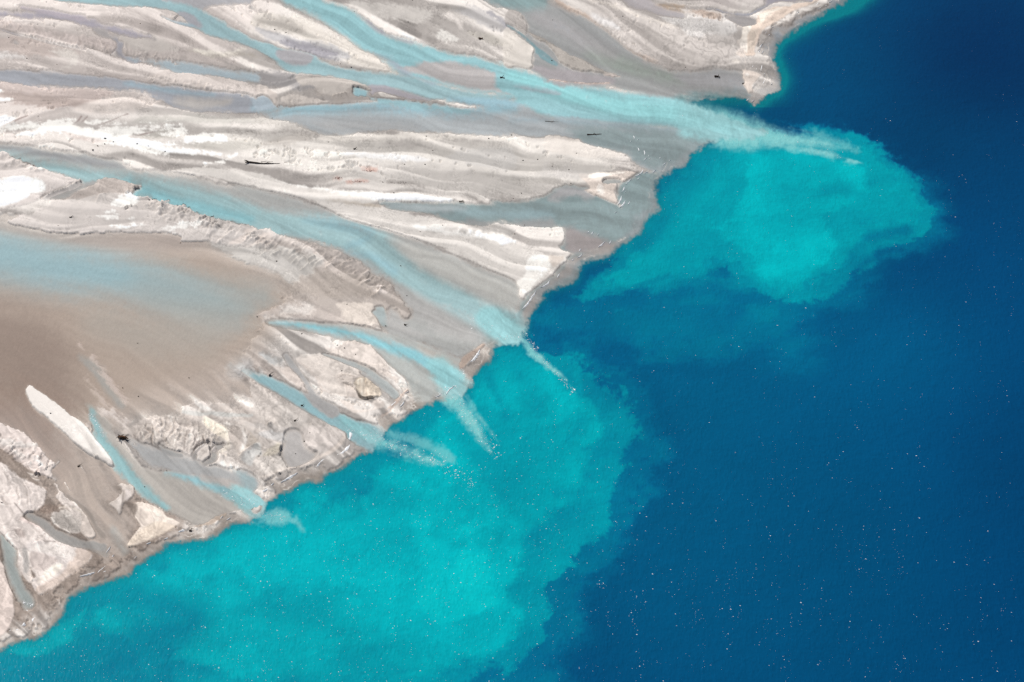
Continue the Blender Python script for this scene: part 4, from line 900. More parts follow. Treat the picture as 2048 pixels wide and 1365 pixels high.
# ---------------------------------------------------------------- materials
def new_mat(name):
    m = bpy.data.materials.new(name); m.use_nodes = True
    nt = m.node_tree; nt.nodes.clear()
    return m, nt
def nd(nt, t, **kw):
    n = nt.nodes.new(t)
    for k, v in kw.items():
        if k in n.inputs: n.inputs[k].default_value = v
        else: setattr(n, k, v)
    return n
def math_node(nt, op, a, b=None):
    n = nt.nodes.new('ShaderNodeMath'); n.operation = op
    for i, v in enumerate((a, b)):
        if v is None: continue
        if isinstance(v, (int, float)): n.inputs[i].default_value = v
        else: nt.links.new(v, n.inputs[i])
    return n.outputs[0]

def sand_material():
    m, nt = new_mat('sand'); L = nt.links
    co = nd(nt, 'ShaderNodeTexCoord')
    at = nd(nt, 'ShaderNodeAttribute', attribute_name='tone')
    wet = nd(nt, 'ShaderNodeAttribute', attribute_name='wet')
    n1 = nd(nt, 'ShaderNodeTexNoise', Scale=2.6, Detail=3.0, Roughness=.65)
    n2 = nd(nt, 'ShaderNodeTexNoise', Scale=.35, Detail=4.0, Roughness=.6)
    for n in (n1, n2): L.new(co.outputs['Object'], n.inputs['Vector'])
    v = math_node(nt, 'ADD', math_node(nt, 'MULTIPLY', n1.outputs[0], .07), math_node(nt, 'MULTIPLY', n2.outputs[0], .05))
    v = math_node(nt, 'ADD', v, .94)
    mul = nd(nt, 'ShaderNodeVectorMath', operation='SCALE')
    L.new(at.outputs['Color'], mul.inputs[0]); L.new(v, mul.inputs['Scale'])
    bp = nd(nt, 'ShaderNodeBump', Strength=.2, Distance=.06)
    L.new(n1.outputs[0], bp.inputs['Height'])
    p = nd(nt, 'ShaderNodeBsdfPrincipled')
    p.inputs['IOR'].default_value = 1.4
    p.inputs['Specular IOR Level'].default_value = .25
    r = math_node(nt, 'SUBTRACT', .9, math_node(nt, 'MULTIPLY', wet.outputs['Fac'], .45))
    L.new(r, p.inputs['Roughness'])
    L.new(mul.outputs[0], p.inputs['Base Color']); L.new(bp.outputs[0], p.inputs['Normal'])
    o = nd(nt, 'ShaderNodeOutputMaterial'); L.new(p.outputs[0], o.inputs['Surface'])
    return m

def water_material(name, slope_big, slope_small, rough, body):
    """turbid water: a scattering body whose colour is its sediment, see-through where it is shallow, under a rippled surface"""
    m, nt = new_mat(name); L = nt.links
    co = nd(nt, 'ShaderNodeTexCoord')
    at = nd(nt, 'ShaderNodeAttribute', attribute_name='tone')
    al = nd(nt, 'ShaderNodeAttribute', attribute_name='cloud')
    mp = nd(nt, 'ShaderNodeMapping'); mp.inputs['Rotation'].default_value = (0, 0, R(-32)); mp.inputs['Scale'].default_value = (1.25, .45, 1)
    L.new(co.outputs['Object'], mp.inputs['Vector'])
    n1 = nd(nt, 'ShaderNodeTexNoise', Scale=1.25, Detail=1.0, Roughness=.5)
    n2 = nd(nt, 'ShaderNodeTexNoise', Scale=5.0, Detail=2.0, Roughness=.6)
    n3 = nd(nt, 'ShaderNodeTexNoise', Scale=.16, Detail=3.0, Roughness=.65)
    for n in (n1, n2): L.new(mp.outputs[0], n.inputs['Vector'])
    L.new(co.outputs['Object'], n3.inputs['Vector'])
    def ramp(src, a0, a1, b0, b1):
        rg = nd(nt, 'ShaderNodeMapRange', interpolation_type='SMOOTHSTEP')
        L.new(src, rg.inputs[0])
        for i_, v_ in enumerate((a0, a1, b0, b1)): rg.inputs[i_ + 1].default_value = v_
        return rg.outputs[0]
    # calm ripples everywhere, and small steep wavelets scattered in drifts
    n4 = nd(nt, 'ShaderNodeTexNoise', Scale=1.5, Detail=1.0, Roughness=.5)
    L.new(mp.outputs[0], n4.inputs['Vector'])
    spot = ramp(math_node(nt, 'ADD', n4.outputs[0], math_node(nt, 'MULTIPLY', n3.outputs[0], .22)), .80, .86, 0.0, 1.0)
    h = math_node(nt, 'ADD', math_node(nt, 'MULTIPLY', n1.outputs[0], slope_big), math_node(nt, 'MULTIPLY', math_node(nt, 'MULTIPLY', n2.outputs[0], slope_small), spot))
    bp = nd(nt, 'ShaderNodeBump', Strength=1.0, Distance=1.0)
    L.new(h, bp.inputs['Height'])
    n0 = nd(nt, 'ShaderNodeTexNoise', Scale=.8, Detail=2.0, Roughness=.6); L.new(mp.outputs[0], n0.inputs['Vector'])
    h0 = math_node(nt, 'ADD', math_node(nt, 'MULTIPLY', n0.outputs[0], .45 * body), math_node(nt, 'MULTIPLY', n1.outputs[0], .16 * body))
    h0 = math_node(nt, 'MULTIPLY', h0, ramp(n3.outputs[0], .35, .65, .45, 1.25))
    # the body: slight ripple tone from the slope of the water it sees
    df = nd(nt, 'ShaderNodeBsdfDiffuse'); L.new(at.outputs['Color'], df.inputs['Color'])
    bp2 = nd(nt, 'ShaderNodeBump', Strength=1.0, Distance=1.0); L.new(h0, bp2.inputs['Height']); L.new(bp2.outputs[0], df.inputs['Normal'])
    tr = nd(nt, 'ShaderNodeBsdfTransparent')
    mx = nd(nt, 'ShaderNodeMixShader'); L.new(al.outputs['Fac'], mx.inputs[0]); L.new(tr.outputs[0], mx.inputs[1]); L.new(df.outputs[0], mx.inputs[2])
    gl = nd(nt, 'ShaderNodeBsdfGlossy', Roughness=rough); L.new(bp.outputs[0], gl.inputs['Normal'])
    fr = nd(nt, 'ShaderNodeFresnel', IOR=1.33); L.new(bp.outputs[0], fr.inputs['Normal'])
    film = math_node(nt, 'MULTIPLY', fr.outputs[0], math_node(nt, 'MINIMUM', math_node(nt, 'MULTIPLY', al.outputs['Fac'], 3.0), 1.0))
    m2 = nd(nt, 'ShaderNodeMixShader'); L.new(film, m2.inputs[0]); L.new(mx.outputs[0], m2.inputs[1]); L.new(gl.outputs[0], m2.inputs[2])
    o = nd(nt, 'ShaderNodeOutputMaterial'); L.new(m2.outputs[0], o.inputs['Surface'])
    return m

M_SAND = sand_material()
M_LAKE = water_material('lake_water', .060, .0, .08, .38)
M_RIVER = water_material('river_water', .022, .0, .12, .16)

def plain(name, col, rough=.8, var=.35, scale=6.0):
    m, nt = new_mat(name); L = nt.links
    co = nd(nt, 'ShaderNodeTexCoord')
    n = nd(nt, 'ShaderNodeTexNoise', Scale=scale, Detail=4.0)
    L.new(co.outputs['Object'], n.inputs['Vector'])
    v = math_node(nt, 'ADD', math_node(nt, 'MULTIPLY', n.outputs[0], 2 * var), 1 - var)
    mul = nd(nt, 'ShaderNodeVectorMath', operation='SCALE'); mul.inputs[0].default_value = col; L.new(v, mul.inputs['Scale'])
    p = nd(nt, 'ShaderNodeBsdfPrincipled', Roughness=rough); L.new(mul.outputs[0], p.inputs['Base Color'])
    p.inputs['Specular IOR Level'].default_value = .2
    o = nd(nt, 'ShaderNodeOutputMaterial'); L.new(p.outputs[0], o.inputs['Surface'])
    return m
M_WOOD = plain('dark_driftwood', (.055, .042, .034), .85)
M_BROWN = plain('brown_driftwood', (.11, .055, .028), .85)
M_PALE = plain('bleached_wood', (.33, .29, .25), .85)
M_FOAM_GLINT = plain('foam_glint', (.80, .80, .80), .7, .08)  # foam white, shared by the flecks that imitate sun glints

# ---------------------------------------------------------------- meshes of the setting
def put_mesh(name, co, quads, mat, attrs, parent=None):
    me = bpy.data.meshes.new(name)
    n, f = len(co), len(quads)
    me.vertices.add(n); me.vertices.foreach_set('co', np.ascontiguousarray(co, np.float32).ravel())
    me.loops.add(4 * f); me.loops.foreach_set('vertex_index', quads.astype(np.int32).ravel())
    me.polygons.add(f); me.polygons.foreach_set('loop_start', np.arange(0, 4 * f, 4, dtype=np.int32))
    me.update(calc_edges=True)
    me.polygons.foreach_set('use_smooth', np.ones(f, bool))
    for k, a in attrs.items():
        if a.ndim == 2:
            at = me.attributes.new(k, 'FLOAT_COLOR', 'POINT')
            at.data.foreach_set('color', np.concatenate([a, np.ones((n, 1))], 1).astype(np.float32).ravel())
        else:
            at = me.attributes.new(k, 'FLOAT', 'POINT'); at.data.foreach_set('value', a.astype(np.float32).ravel())
    me.materials.append(mat)
    o = bpy.data.objects.new(name, me); COL.objects.link(o)
    if parent: o.parent = parent
    return o

def piece(name, cells, gco, fields, mat, parent=None):
    """the quads of a grid picked by a mask of cells, with their own vertices"""
    h, w = gco.shape[:2]
    iy, ix = np.nonzero(cells)
    if len(iy) == 0: return None
    q = np.stack([iy * w + ix, (iy + 1) * w + ix, (iy + 1) * w + ix + 1, iy * w + ix + 1], 1)
    used = np.unique(q)
    lut = np.zeros(h * w, np.int64); lut[used] = np.arange(len(used))
    at = {k: (a.reshape(h * w, -1)[used] if a.ndim == 3 else a.ravel()[used]) for k, a in fields.items()}
    return put_mesh(name, gco.reshape(-1, 3)[used], lut[q], mat, at, parent)

GX, GY = ground(X, Y)
LAND = np.stack([GX, GY, HT], -1)
WATER = np.stack([GX, GY, np.zeros_like(GX)], -1)
cell = lambda a: a[:-1, :-1]
cmax = lambda a: np.maximum(np.maximum(a[:-1, :-1], a[1:, :-1]), np.maximum(a[:-1, 1:], a[1:, 1:]))
landc = cmax(SDD) > -30
sandf = dict(tone=SC, wet=WET); watf = dict(tone=WCF, cloud=WAF)

def root(name, label=None):
    o = bpy.data.objects.new(name, None); COL.objects.link(o); o['kind'] = 'structure'
    if label: o['label'] = label
    return o

BARc = cell(BAR)
wet_c = cell(WAF) > .3
BARc = np.where(wet_c, 0, BARc)
g = piece('ground', landc & (BARc == 0), LAND, sandf, M_SAND)
g['kind'] = 'structure'; g['label'] = 'pale grey and pink sand and silt flats of a braided river delta'
for i, lb in enumerate(bars, 1):
    o = piece('sand_bar', landc & (BARc == i), LAND, sandf, M_SAND, g)
    if o: o['label'] = lb

riv = (cell(SDD) >= 0) & (cmax(WAF) > .012)
r = root('river', 'milky turquoise and grey river water braiding across the sand flats')
CHc = cell(CHN)
o = piece('shallow_water', riv & (CHc == 0), WATER, watf, M_RIVER, r)
for i, lb in enumerate(channels, 1):
    o = piece('river_channel', riv & (CHc == i), WATER, watf, M_RIVER, r)
    if o: o['label'] = lb

lakec = cell(SDD) < 0
lk = root('lake', 'deep blue lake clouded turquoise where the rivers enter')
PLc = np.where(cell(TURB) > .5, cell(PLM), 0)
piece('open_water', lakec & (PLc == 0), WATER, watf, M_LAKE, lk)
for i, lb in ((1, 'upper turquoise sediment cloud spreading from the main river mouth'), (2, 'large lower turquoise sediment cloud along the lower river mouths')):
    o = piece('sediment_plume', lakec & (PLc == i), WATER, watf, M_LAKE, lk)
    if o: o['label'] = lb

# the place goes on beyond the survey: coarse surroundings
ou = np.concatenate([np.linspace(-3400, U0, 90), np.arange(U0, U1, 24)[1:], np.linspace(us[-1], 5400, 90)])
ov = np.concatenate([np.linspace(-1500, V0, 80), np.arange(V0, V1, 24)[1:], np.linspace(vs[-1], 2900, 50)])
OX, OY = np.meshgrid(ou, ov)
def fold(a, lo, hi):
    t = np.mod(a - lo, 2 * (hi - lo)); return lo + np.where(t > hi - lo, 2 * (hi - lo) - t, t)
fx = np.clip(((fold(OX, us[0], us[-1]) - U0) / STEP).round().astype(int), 0, W - 1)
fy = np.clip(((fold(OY, vs[0], vs[-1]) - V0) / STEP).round().astype(int), 0, Hh - 1)
inner = (OX[:-1, :-1] >= U0 - 1) & (OX[1:, 1:] <= us[-1] + 1) & (OY[:-1, :-1] >= V0 - 1) & (OY[1:, 1:] <= vs[-1] + 1)
QX, QY = ground(OX, OY)
OLAND = np.stack([QX, QY, HT[fy, fx]], -1); OWAT = np.stack([QX, QY, np.zeros_like(QX)], -1)
osd = SDD[fy, fx]
piece('outer_flats', ~inner & (cmax(osd) > -30), OLAND, dict(tone=SC[fy, fx], wet=WET[fy, fx]), M_SAND, g)
piece('outer_water', ~inner & ((cell(osd) < 0) | (cmax(WAF[fy, fx]) > .012)), OWAT, dict(tone=WCF[fy, fx], cloud=WAF[fy, fx]), M_LAKE, lk)

# ---------------------------------------------------------------- helpers for loose things
def height_at(u, v):
    ix = int(np.clip((u - U0) / STEP + .5, 0, W - 1)); iy = int(np.clip((v - V0) / STEP + .5, 0, Hh - 1))
    return max(float(HT[iy, ix]), 0.0), float(WAF[iy, ix])
def at(u, v):
    z, _ = height_at(u, v)
    x, y = ground(u, v, z)
    return Vector((float(x), float(y), z))
def tube(verts, faces, pts, rad, n=7, jit=.12):
    """a tapered, knotty limb through pts"""
    base = len(verts)
    for i, p in enumerate(pts):
        d = (pts[min(i + 1, len(pts) - 1)] - pts[max(i - 1, 0)]).normalized()
        a = d.cross(Vector((0.13, .21, 1))).normalized(); b = d.cross(a)
        for k in range(n):
            t = 2 * math.pi * k / n
            rr = rad[i] * (1 + random.uniform(-jit, jit))
            verts.append(p + a * (rr * math.cos(t)) + b * (rr * math.sin(t)))
    for i in range(len(pts) - 1):
        for k in range(n):
            faces.append((base + i * n + k, base + i * n + (k + 1) % n, base + (i + 1) * n + (k + 1) % n, base + (i + 1) * n + k))
    faces.append(tuple(base + k for k in range(n))[::-1])
    faces.append(tuple(base + (len(pts) - 1) * n + k for k in range(n)))
def mesh_obj(name, verts, faces, mat, parent=None, smooth=False):
    me = bpy.data.meshes.new(name); me.from_pydata([tuple(v) for v in verts], [], faces); me.update()
    me.materials.append(mat)
    if smooth: me.polygons.foreach_set('use_smooth', [True] * len(me.polygons))
    o = bpy.data.objects.new(name, me); COL.objects.link(o)
    if parent: o.parent = parent
    return o
def thing(name, loc, label, cat, group=None):
    o = bpy.data.objects.new(name, None); COL.objects.link(o); o.location = loc
    o['label'] = label; o['category'] = cat
    if group: o['group'] = group
    return o
def tag(o, label, cat, group=None):
    o['label'] = label; o['category'] = cat
    if group: o['group'] = group
def limb(u0, v0, u1, v1, r0, r1, org, z0=0.0, z1=0.0, bend=0.0, n=6):
    a, b = at(u0, v0) - org, at(u1, v1) - org
    a.z = r0 * .6 + z0; b.z = r1 * .5 + z1
    side = (b - a).cross(Vector((0, 0, 1))).normalized()
    pts = [a.lerp(b, i / (n - 1)) + side * bend * math.sin(math.pi * i / (n - 1)) + Vector((0, 0, random.uniform(-.3, .3) * r0)) for i in range(n)]
    return pts, [r0 + (r1 - r0) * i / (n - 1) for i in range(n)]

# the long log on the pale bar
org = at(500, 326)
t = thing('driftwood_log', org, 'long dark fallen log with broken branches lying on pale sand', 'log')
v, f = [], []; p, rd = limb(499, 325.5, 560, 327.3, .27, .06, org, .1, 0, .4, 9); tube(v, f, p, rd); mesh_obj('trunk', v, f, M_WOOD, t)
v, f = [], []
for a in range(4):
    th = a * 1.5 + .5; c = p[0]
    q = [c, c + Vector((-.5 - random.random() * .7, math.cos(th) * .35, .2 + math.sin(th) * .3)), c + Vector((-.9 - random.random(), math.cos(th) * .6, .2 + math.sin(th) * .45))]
    tube(v, f, q, [.2, .12, .05], 5)
mesh_obj('root', v, f, M_WOOD, t)
for (a, b, c, d) in ((522, 326, 534, 324.4), (534, 326.3, 546, 325.4)):
    v, f = [], []; q, rr = limb(a, b, c, d, .12, .04, org, .25, .35, .1, 4); tube(v, f, q, rr, 5); mesh_obj('branch', v, f, M_WOOD, t)
v, f = [], []; q, rr = limb(569, 325, 575, 327, .22, .1, at(572, 326), .1, 0, .15, 4); tube(v, f, q, rr, 5)
o = mesh_obj('driftwood_branch', v, f, M_BROWN); o.location = at(572, 326); tag(o, 'short brown branch just right of the long dark log', 'branch')

def stump(name, u, v_, size, label, mats, seed, cat='stump'):
    random.seed(seed)
    org = at(u, v_); t = thing(name, org, label, cat)
    v, f = [], []
    pts = [Vector((-size * .75, 0, .25 * size)), Vector((-.2 * size, .05 * size, .36 * size)), Vector((.35 * size, -.02 * size, .30 * size)), Vector((.9 * size, -.12 * size, .12 * size))]
    tube(v, f, pts, [.20 * size, .26 * size, .22 * size, .06 * size], 9, .2); mesh_obj('trunk', v, f, mats[1], t)
    for k in range(9):
        th = 2 * math.pi * k / 9 + random.uniform(-.3, .3); L = size * random.uniform(.45, .85)
        c = Vector((-.35 * size, 0, .3 * size))
        q = [c, c + Vector((math.cos(th) * L * .5 - .1 * size, math.sin(th) * L * .5, .18 * size * random.uniform(.4, 1.6))), c + Vector((math.cos(th) * L - .1 * size, math.sin(th) * L, random.uniform(-.28, .35) * size))]
        v, f = [], []; tube(v, f, q, [.11 * size, .07 * size, .025 * size], 5); mesh_obj('root', v, f, mats[0], t)
    for k in range(3):
        c = pts[2]; q = [c, c + Vector((.25 * size, random.uniform(-.3, .3) * size, .25 * size)), c + Vector((.55 * size, random.uniform(-.5, .5) * size, random.uniform(0, .4) * size))]
        v, f = [], []; tube(v, f, q, [.08 * size, .05 * size, .02 * size], 5); mesh_obj('branch', v, f, mats[0], t)
    return t
stump('tree_stump', 246, 877.5, 1.55, 'dark brown uprooted tree stump at the edge of the pale blue side creek', (M_WOOD, M_BROWN), 3)
stump('tree_stump', 961.5, 78.5, .85, 'brown stump with roots on pale sand near the top of the photo', (M_WOOD, M_BROWN), 8)
stump('tree_stump', 1487, 168, .55, 'small dark root clump on the little cream spit', (M_WOOD, M_WOOD), 12)
random.seed(21)
def snag(u0, v0, u1, v1, r, label, mat=M_WOOD, dz=0.0, name='driftwood_log', cat='log'):
    org = at((u0 + u1) / 2, (v0 + v1) / 2)
    t = thing(name, org, label, cat)
    v, f = [], []; p, rd = limb(u0, v0, u1, v1, r, r * .45, org, dz, dz, random.uniform(-.3, .3), 6); tube(v, f, p, rd); mesh_obj('trunk', v, f, mat, t)
    v, f = [], []; m_ = p[2]; q = [m_, m_ + Vector((random.uniform(.2, .6), random.uniform(-.5, .5), r * 1.6)), m_ + Vector((random.uniform(.5, 1.1), random.uniform(-.9, .9), r * 1.2))]
    tube(v, f, q, [r * .5, r * .35, r * .15], 5); mesh_obj('branch', v, f, mat, t)
snag(1000, 156, 1009, 157.5, .24, 'dark log stranded in the main turquoise river')
snag(1429, 154.2, 1440, 155, .34, 'dark log in the grey shallows left of the little cream spit')
snag(1174, 270, 1203, 268.5, .26, 'long dark sunken log in the grey green shallows below the main river', M_WOOD, -.12)
snag(1090, 243, 1117, 244, .13, 'thin dark branch half sunk along the lower side of the main river', M_WOOD, -.06, 'driftwood_branch', 'branch')
snag(155, 934, 158, 930, .2, 'dark snag at the head of a tiny sand streak in the brown shallows')
snag(918, 403.6, 928, 404.2, .17, 'dark stick on the white bank above the long creek')
snag(139, 435, 144, 433.2, .16, 'small dark log on the white bar left of the gullied bank')
snag(305, 400, 313, 398.5, .16, 'dark log at the water edge above the gullied bank')
snag(379, 1062, 383, 1063, .24, 'dark wet log on the shelf left of the lowest mouth')
snag(538, 751, 541, 750, .22, 'dark lump of wood on the brown sand above the straight creek')
snag(602, 812, 606, 813, .22, 'dark twisted log on the bank of the straight creek')
snag(589, 843, 592, 842, .2, 'dark fork of wood on the swirled sand bar')
snag(809, 650, 812, 649.5, .22, 'dark log on the silt beside the small blue grey pool')
snag(707, 299, 711, 297, .22, 'black log end on the pale bar under the wide shallows')

# reddish heaps of plant litter
for u, v_, w_, lb in ((679, 357, 13, 'small reddish heap of plant litter on the pale bar'), (716, 364, 30, 'wide reddish mat of twigs on the pale bar'), (738, 342, 24, 'thin reddish line of twigs above the other litter'), (798, 367, 36, 'dark grey scatter of twigs on the pale bar')):
    org = at(u, v_); t = thing('twig_heap', org, lb, 'twigs')
    vv, ff = [], []
    for k in range(26):
        a = at(u + random.gauss(0, .3) * w_, v_ + random.gauss(0, 1.3)) - org; th = random.uniform(0, 6.3); L = random.uniform(.15, .5)
        a.z = .04
        tube(vv, ff, [a, a + Vector((math.cos(th) * L, math.sin(th) * L, random.uniform(0, .1)))], [.04, .02], 4)
    mesh_obj('twig', vv, ff, M_WOOD if 'dark' in lb else plain('red_litter', (.22, .08, .06), .9), t)['kind'] = 'stuff'

# small scraps of wood all over the flats
ORD = ['first', 'second', 'third', 'fourth', 'fifth', 'sixth', 'seventh', 'eighth', 'ninth', 'tenth', 'eleventh', 'twelfth', 'thirteenth', 'fourteenth', 'fifteenth', 'sixteenth', 'seventeenth', 'eighteenth', 'nineteenth', 'twentieth']
ORD += ['twenty-' + w for w in ORD[:9]] + ['thirtieth'] + ['thirty-' + w for w in ORD[:9]]
SCRAPS = (('on the upper left sand bars', 'A 300,195 370,18 1035,60 1120,190 455,518 70,303 215,470 42,825 835,1152 742,1200 780,1168 1095,1150 1185,1168 1318,1212 840,1108 905,1135 265,1325 305,930'),
          ('on the upper middle sand bars', 'B 785,95 1455,85 1215,178 1250,4 150,238 240,262 580,1136 1858,1108 2040,1080 1360,1090 1412,1205 1570,1190 1185,1315 1350,1315 1733,282 130,945 675,512 760,538'),
          ('on the upper right sand bars', 'C 325,162 885,132 515,1225 88,1283 205,1275 318,485 1385,540 320,1330 455,1358'),
          ('on the sand around the diagonal river', 'E 465,440 1442,577 F 165,722 725,1068 1036,1240 1155,760 1205,998 365,1302 1490,436 1310,487 1012,92 1100,178 10,1165 G 75,180 10,222 470,100 100,435 20,505'),
          ('on the lower left sand bars', 'I 403,572 980,370 1510,290 1105,437 15,1285 1100,12 1155,1158 J 705,50 385,795 430,728 315,895 685,232 795,102 650,30'))
for where, spec in SCRAPS:
    for k_, (u, v_) in enumerate(sorted(T(spec)[:, :2].tolist())):
        org = at(u, v_)
        big = 1.7 if (abs(u - 209) < 2 or abs(u - 186) < 2) else 1.0
        vv, ff = [], []
        th = random.uniform(-.5, .5); L = random.uniform(.10, .24) * big
        d = Vector((math.cos(th), math.sin(th), 0))
        r0 = random.uniform(.07, .12) * big
        tube(vv, ff, [-d * L + Vector((0, 0, r0 * .6)), Vector((0, 0, r0 * .9)), d * L + Vector((0, .05, r0 * .5))], [r0 * .7, r0, r0 * .5], 6, .2)
        tube(vv, ff, [Vector((0, 0, r0 * .8)), Vector((random.uniform(-.3, .3), random.uniform(-.3, .3), r0 * 1.6)) * big], [r0 * .5, r0 * .2], 5)
        o = mesh_obj('driftwood_scrap', vv, ff, random.choice((M_WOOD, M_WOOD, M_BROWN)))
        o.location = org
        tag(o, 'small dark driftwood scrap, ' + ORD[k_] + ' from the left ' + where, 'driftwood', 'driftwood scraps ' + where)

# ---------------------------------------------------------------- waves breaking on the shelf
WAVES = (('on the grey shelf beside the upper hooked spit', .9, 'f 885,545-930,505 930,575-965,550 1235,315-1280,270 1390,222-1420,195 1480,188-1550,155 1650,130-1740,30 1720,150-1790,95 1790,72-1890,5 1900,48-1955,8 1840,108-1860,90 1070,408-1115,378 995,442-1010,428 795,795-845,705 825,855-850,815 '
          '780,885-800,800 770,985-780,925 628,1035-636,985 685,985-712,948 675,1085-690,1050 732,1125-742,1090 812,1140-832,1040 862,1195-872,1180 900,1335-925,1285 818,1370-870,1255 975,1355-990,1335 k 1480,1320-1560,1240 1660,1360-1730,1290'),
         ('on the shelf around the middle arrowhead spit', .8, 'g 860,492-912,445 875,405-863,330 780,345-764,290 935,425-945,405 948,470-962,455 1112,465-1125,440 1163,572-1212,533 1258,502-1288,483 998,687-1052,648 868,707-928,673 722,748-850,636 758,798-788,766 600,842-662,778 568,874-602,842 508,998-548,905 560,1003-570,990 445,1203-505,1055 463,1253-568,1135 '
          '606,1200-634,1145 398,1333-427,1312 704,150-693,98 760,165-770,150 650,195-660,183 570,200-580,188 G 688,614-742,568 776,584-798,556 685,518-695,505 637,508-652,488 597,498-617,483 537,645-552,622 522,698-562,662 477,718-493,706'),
         ('under the white mound of the long pale bar', .8, 'G 362,855-382,822 228,934-302,878 148,1014-192,958 83,1105-162,1008'),
         ('on the shelf at the lower middle mouths', .8, 'J 1138,530-1182,478 1128,464-1222,398 1058,564-1132,468 1428,444-1482,412 1518,424-1582,356 478,1004-582,928 198,1124-332,1048 8,1214-142,1128 828,624-872,593'),
         ('on the shelf of the lower left shore', .8, 'L 848,334-882,282 1153,274-1212,248 1308,228-1372,193 1378,193-1502,113 638,522-762,488 768,503-842,438 818,492-858,478 1068,388-1092,362 358,694-462,598 1808,72-1842,53 1758,62-1782,38 883,388-912,348 l 850,640-930,720 980,830-1020,735 300,1320-520,1150'))
BIGW = (('d 320,680-470,480', 1.5, 'broad white breaker on the reddish ridge between two mouths'), ('m 545,1150-960,810', 2.6, 'thick white breaker below the swirled sand bar'), ('m 945,640-970,395', 1.7, 'upright white breaker at the tip of the swirled sand bar'),
        ('l 470,1350-620,1262', 2.0, 'lowest white breaker at the bottom left shore'), ('l 662,1198-832,1018', 2.2, 'middle white breaker at the bottom left shore'), ('l 932,1104-1155,846', 2.4, 'upper white breaker at the bottom left shore'))
def wave(u0, v0, u1, v1, width, label, group=None):
    """a small crest: a curved lens of foam with a steep front and a feathered back"""
    z0 = 0.02
    a = Vector((*[float(q) for q in ground(u0, v0)], z0)); b = Vector((*[float(q) for q in ground(u1, v1)], z0))
    c = (a + b) / 2; d = b - a; L = max(d.length, .25); d.normalize()
    s = Vector((d.y, -d.x, 0))
    n = max(5, min(14, int(L / .35)))
    vv, ff = [], []
    wob = random.uniform(-.12, .12) * L
    for i in range(n):
        t = i / (n - 1); w = width * (math.sin(math.pi * min(max(t, .04), .96)) ** .6) * random.uniform(.55, 1.25)
        p = a.lerp(b, t) + s * (wob * math.sin(math.pi * t) + random.uniform(-.06, .06) * width * 2) - c
        hgt = .10 + .22 * width * math.sin(math.pi * t)
        for (q, hh) in ((-.5, -.05), (-.22, hgt * .8), (0.02, hgt), (.3, hgt * .35), (.62 + random.uniform(-.2, .3), -.05)):
            vv.append(p + s * q * w + Vector((0, 0, hh)))
    for i in range(n - 1):
        for k in range(4):
            ff.append((i * 5 + k, i * 5 + k + 1, (i + 1) * 5 + k + 1, (i + 1) * 5 + k))
    o = mesh_obj('breaking_wave', vv, ff, M_FOAM_GLINT, None, True); o.location = c
    tag(o, label, 'wave', group)
def segs(spec):
    tl = 'p'
    for w in spec.split():
        if w in TILES: tl = w; continue
        p, q = w.split('-', 1)
        yield T(tl + ' ' + p + ' ' + q)
for where, k, spec in WAVES:
    for k_, (p, q) in enumerate(sorted(segs(spec), key=lambda a: a[:, 1].mean())):
        ln_ = np.hypot(*(q - p))
        wave(p[0], p[1], q[0], q[1], .28 * k + .010 * ln_, ('tiny' if ln_ < 4.5 else 'small' if ln_ < 10 else 'long') + ' white wave, ' + ORD[k_] + ' from the top ' + where, 'small waves breaking ' + where)
for spec, wd, lb in BIGW:
    for (p, q) in segs(spec): wave(p[0], p[1], q[0], q[1], wd * .5, lb)

# white water: countless flecks at the river mouths, also imitating sun sparkle in creeks
FLK = (('J 1430,440,1600,350,40', 60), ('J 1620,230,1700,330,50', 40), ('J 1580,430,1950,930,90', 190), ('J 720,680,900,760,40', 50), ('J 900,740,1440,960,70', 190), ('J 1400,900,1750,1150,90', 120), ('d 750,300,1130,250,70', 60), ('d 1130,150,1400,480,60', 70),
       ('d 1300,450,1980,1150,70', 120), ('I 1780,1200,2030,1300,70', 90), ('M -30,0,240,60,40', 70), ('I 720,560,830,760,22', 90), ('l 700,350,1300,600,120', 40), ('C 350,690,1700,980,60', 30), ('D 0,1050,600,1250,60', 40), ('F 1700,1200,2040,1330,80', 60))
vv, ff = [], []
for spec, cnt in FLK:
    tl, q = spec.split(); ox, oy, sc = TILES[tl]; q = [float(z) for z in q.split(',')]
    for k in range(int(cnt * 1.3)):
        t = random.random(); nx, ny = q[3] - q[1], -(q[2] - q[0]); ln = math.hypot(nx, ny); off = random.gauss(0, .36) * q[4]
        u = ox + (q[0] + (q[2] - q[0]) * t + nx / ln * off) * sc; v_ = oy + (q[1] + (q[3] - q[1]) * t + ny / ln * off) * sc
        _, wa_ = height_at(u, v_)
        if wa_ < .25: continue
        x, y = ground(u, v_); th = random.gauss(.5, .6); L = random.lognormvariate(-2.45, .5); wv = L * random.uniform(.3, .6)
        c = Vector((float(x), float(y), 0.02)); d = Vector((math.cos(th), math.sin(th), 0)); s = Vector((-d.y, d.x, 0)); b = len(vv)
        vv += [c - d * L, c + s * wv, c + d * L, c - s * wv, c + Vector((0, 0, .015 + .10 * L))]
        ff += [(b, b + 1, b + 4)[::-1], (b + 1, b + 2, b + 4)[::-1], (b + 2, b + 3, b + 4)[::-1], (b + 3, b, b + 4)[::-1]]
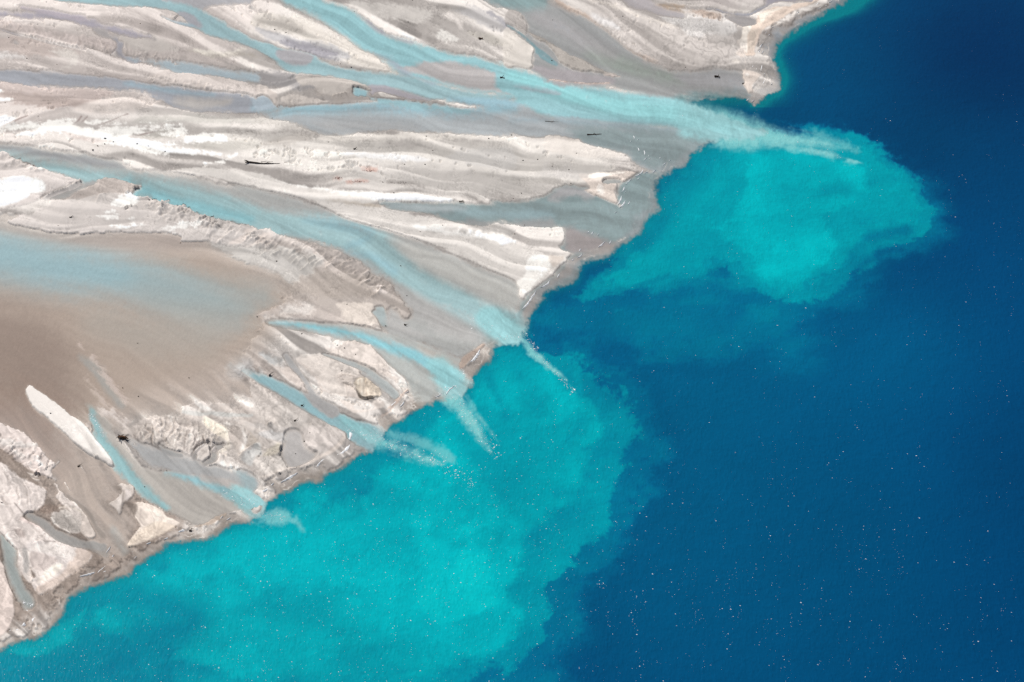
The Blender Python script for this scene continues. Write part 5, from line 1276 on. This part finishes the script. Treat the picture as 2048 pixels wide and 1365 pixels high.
o = mesh_obj('white_water_sparkle', vv, ff, M_FOAM_GLINT); o['kind'] = 'stuff'; o['label'] = 'flecks of white water and imitated sun sparkle where the creeks run into the lake'

# white flecks imitating sun glints on the lake, too many to count
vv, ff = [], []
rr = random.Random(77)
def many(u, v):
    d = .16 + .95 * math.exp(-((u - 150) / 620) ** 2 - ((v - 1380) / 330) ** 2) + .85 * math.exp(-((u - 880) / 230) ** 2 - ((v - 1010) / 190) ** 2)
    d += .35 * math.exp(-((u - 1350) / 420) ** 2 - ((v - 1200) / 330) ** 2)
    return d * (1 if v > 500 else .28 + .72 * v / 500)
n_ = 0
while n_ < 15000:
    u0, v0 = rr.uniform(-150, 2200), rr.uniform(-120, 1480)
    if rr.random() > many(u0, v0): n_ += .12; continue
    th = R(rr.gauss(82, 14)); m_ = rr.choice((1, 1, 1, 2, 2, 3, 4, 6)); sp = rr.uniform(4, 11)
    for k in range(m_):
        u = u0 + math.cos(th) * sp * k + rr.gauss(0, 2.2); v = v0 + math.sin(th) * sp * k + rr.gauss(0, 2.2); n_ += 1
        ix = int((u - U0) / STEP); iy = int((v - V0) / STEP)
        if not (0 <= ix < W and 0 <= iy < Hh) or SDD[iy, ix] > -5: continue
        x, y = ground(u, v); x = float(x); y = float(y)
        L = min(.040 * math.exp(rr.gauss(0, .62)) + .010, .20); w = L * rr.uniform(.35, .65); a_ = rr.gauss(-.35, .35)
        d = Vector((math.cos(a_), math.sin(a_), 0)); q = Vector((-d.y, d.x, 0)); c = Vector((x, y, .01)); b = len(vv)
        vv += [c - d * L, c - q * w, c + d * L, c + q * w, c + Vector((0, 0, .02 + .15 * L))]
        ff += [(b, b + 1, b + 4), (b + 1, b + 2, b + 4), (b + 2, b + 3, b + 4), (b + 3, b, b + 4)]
o = mesh_obj('glint_flecks', vv, ff, M_FOAM_GLINT); o['kind'] = 'stuff'; o['label'] = 'tiny white flecks imitating sun glints strewn over the lake'
print('glint flecks', len(vv) // 5)
print('bars', len(bars), 'channels', len(channels), 'tris', sum(len(o.data.polygons) * 2 for o in bpy.data.objects if o.type == 'MESH'))
